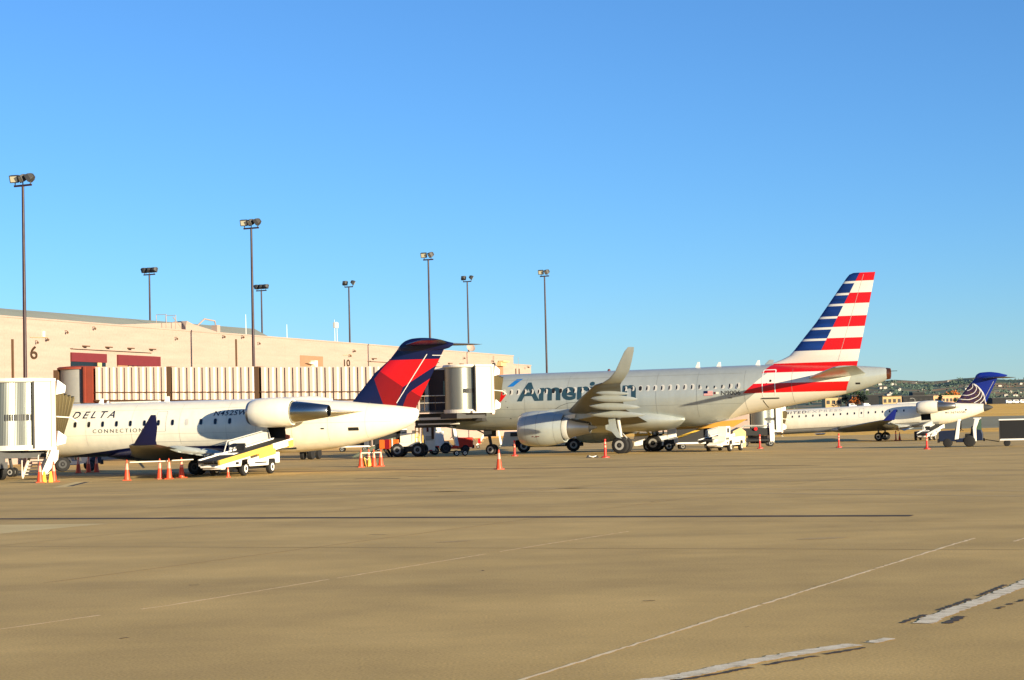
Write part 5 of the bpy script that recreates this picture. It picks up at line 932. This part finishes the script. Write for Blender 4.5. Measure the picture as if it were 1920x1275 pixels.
b = MB(); b.prism([(-.5, -.5, 0), (.5, -.5, 0), (.55, -.5, 1.25), (.1, -.5, 1.6), (-.55, -.5, 1.3)], (0, 1, 0)); b.build('box_body', 'tan', t, bevel=.04); b = MB(); b.box(-.56, .56, -.53, .53, .55, .62); b.build('strap', 'brown', t)
K['oliveg'] = M('olive_grey_steel', (104, 110, 92), .6)
# orange and cream loader with lattice conveyor under the red and blue tail
t = thing('conveyor_loader', 'orange and cream loader with a grey lattice conveyor under the red and blue tail', 'conveyor loader', (-8.2, 134.2, g(-8.2, 134.2)), -.15)
b = MB(); b.box(-1.5, -.05, -.7, .7, .62, 1.28); b.build('engine_cover', 'orange', t, bevel=.05); b = MB(); b.box(-1.05, -.72, -.72, .72, .6, 1.3); b.build('middle_panel', 'dkred', t); b = MB(); b.box(-.55, -.48, -.76, -.7, .55, 1.35); b.build('pale_post', 'white', t)
b = MB(); b.box(0, 1.35, -.75, .75, .75, 1.05); b.box(.05, .9, -.7, .7, 1.05, 1.7); b.prism([(.9, -.72, 1.05), (1.3, -.72, 1.05), (1.2, -.72, 1.9), (.95, -.72, 1.9)], (0, .1, 0)); b.build('deck', 'cream', t, bevel=.03)
b = MB()
for q in (1.2, 1.45):
    for k in (-.7, .7): b.tube([(q, k, .9), (q, k, 2.2)], .04, 6)
for z in (1.4, 1.8, 2.2): b.tube([(1.2, -.7, z), (1.45, -.7, z)], .035, 6)
b.build('hand_rail', 'yellow', t)
b = MB()
for s in (-.4, .4):
    b.tube([(-3.5, s, .1), (.2, s, 1.75)], .06, 6); b.tube([(-3.2, s, -.0+.05), (-.2, s, 1.35)], .05, 6)
    for k in range(9): a = k/9; b.tube([(-3.5+3.7*a, s, .1+1.65*a), (-3.2+3.0*(a+.06), s, .05+1.3*(a+.06))], .03, 5)
for k in range(12): a = k/11; b.tube([(-3.5+3.7*a, -.4, .1+1.65*a), (-3.5+3.7*a, .4, .1+1.65*a)], .04, 5)
for s in (-.45, .41): b.prism([(-3.6, s, .02), (-3.3, s, .02), (.25, s, 1.55), (.25, s, 1.82)], (0, .05, 0))
b.prism([(-3.2, -.38, .3), (.2, -.38, 1.62), (.2, -.38, 1.68), (-3.2, -.38, .36)], (0, .76, 0)); b.build('lattice_conveyor', 'oliveg', t); b = MB(); b.tube([(-1.2, -.5, .65), (-.8, -.5, .0)], .09, 8); b.tube([(-1.2, .5, .65), (-.8, .5, .0)], .09, 8); b.build('leg', 'black', t)
wheels(t, [(-.15, -.65), (-.15, .65), (1.35, -.65), (1.35, .65)], .5, .3, hub='grey'); b = MB(); b.box(-.2, 1.3, -.5, .5, .35, .75); b.build('underbody', 'black', t)
t = thing('service_truck', 'narrow white service truck cab standing by the orange loader', 'truck', (-6.45, 139.5, g(-6.45, 139.5)), .1)
b = MB(); b.prism([(-.45, -.9, .3), (.4, -.9, .3), (.5, -.9, 2.1), (.38, -.9, 2.75), (.15, -.9, 3.0), (-.25, -.9, 3.0), (-.48, -.9, 2.7)], (0, 3.2, 0)); b.build('cab', 'white', t, bevel=.04)
b = MB(); b.box(.15, .35, -.93, -.9, 1.2, 2.1); b.build('side_window', 'brown', t); b = MB(); b.box(-.2, -.05, -.93, -.9, 1.75, 2.1); b.build('mirror_panel', 'maroon', t); b = MB(); b.box(-.3, .3, -.92, -.9, 1.1, 1.45); b.build('notice', 'ltgrey', t); b = MB(); b.box(-.05, .2, -.95, -.9, .3, .4); b.build('tail_light', 'red', t)
wheels(t, [(-.4, -.3), (.42, -.3), (-.4, 1.9), (.42, 1.9)], .33, .2)
t2_ = tractor('white and red tractor in the shade beneath the docked bridge cab', -4.9, 145.5, .1, body='signal', post='white')
b = MB(); b.box(-1.55, -.7, -.7, .7, .6, 1.75); b.build('tool_box', 'white', t2_, bevel=.03)
tractor('dark blue tractor in shade under the nose of the navy bellied jet', -25.0, 104.5, .3, body='bluepaint', post='dkgrey')
t = thing('tow_dolly', 'small black tow dolly on the apron beneath the docked bridge cab', 'tow dolly', (-3.9, 133.2, g(-3.9, 133.2)), .1)
b = MB(); b.tube([(-2.6, 0, .4), (-.2, 0, .3)], .05, 6); b.box(-.4, .4, -.4, .4, .26, .36); b.build('frame', 'dkgrey', t); wheels(t, [(-.3, -.4), (.3, -.4), (-.3, .4), (.3, .4)], .2, .12, hub='white'); MB().tube([(-2.6, 0, 0), (-2.6, 0, 1.2)], .04, 6).build('jack_post', 'black', t)
t = thing('crate', 'brown peaked crate on the apron left of the white stair unit', 'crate', (-4.3, 166, g(-4.3, 166)), .4)
b = MB(); b.prism([(-.7, -.5, 0), (.7, -.5, 0), (.75, -.5, .65), (.4, -.5, 1.05), (-.5, -.5, 1.0), (-.75, -.5, .8)], (0, 1.1, 0)); b.build('crate_body', 'brown', t, bevel=.03); b = MB(); b.box(.1, .4, -.53, -.49, .05, .85); b.build('door', 'dkgrey', t)
t = thing('boarding_stair', 'white boarding stair unit seen behind the nose wheel of the silver airliner', 'boarding stair', (-2.4, 168, g(-2.4, 168)), 0)
for s in (-.5, .5): b = MB(); b.prism([(-1.1, s-.04, .3), (-.9, s-.04, .3), (.2, s-.04, 1.75), (.9, s-.04, 1.75), (1.1, s-.04, .3), (1.3, s-.04, .3), (.95, s-.04, 1.95), (.1, s-.04, 1.95)], (0, .08, 0)); b.build('side_frame', 'white', t)
for k in range(6): b = MB(); b.box(-.95+.2*k, -.6+.2*k, -.5, .5, .4+.24*k, .46+.24*k); b.build('tread', 'tan', t)
b = MB(); b.box(-.9, -.65, -.56, -.52, .45, .9); b.build('red_sign', 'red', t); wheels(t, [(-.9, -.5), (1.1, -.5), (-.9, .5), (1.1, .5)], .15, .1)
t = thing('flatbed_truck', 'white flatbed truck behind the nose wheel and engine of the silver airliner', 'truck', (2.2, 140.5, g(2.2, 140.5)), 0)
b = MB(); b.prism([(-3.2, -1.0, .5), (-2.2, -1.0, .5), (-2.1, -1.0, .95), (-.9, -1.0, .95), (-.8, -1.0, .5), (1.6, -1.0, .5), (1.7, -1.0, .95), (2.9, -1.0, .95), (3.2, -1.0, .6), (3.2, -1.0, 1.1), (-1.5, -1.0, 1.2), (-1.5, -1.0, 1.6), (-2.95, -1.0, 1.6)], (0, 2, 0)); b.build('body', 'cream', t, bevel=.04)
b = MB(); b.box(-2.5, -1.9, -1.02, -1.0, 1.25, 1.55); b.build('side_window', 'dkgrey', t); b = MB(); b.box(-2.2, 3, -.8, .8, .4, .95); b.build('underbody', 'black', t)
wheels(t, [(-1.5, -.9), (2.25, -.9), (-1.5, .9), (2.25, .9)], .5, .28)
b = MB(); b.rings([[(2.25+.58*math.cos(a), y_, .5+.58*math.sin(a)) for a in [R(20+14*k) for k in range(11)]]+[(2.25+.53*math.cos(a), y_, .5+.53*math.sin(a)) for a in reversed([R(20+14*k) for k in range(11)])] for y_ in (-1.06, -.75)]); b.build('fender', 'white', t)
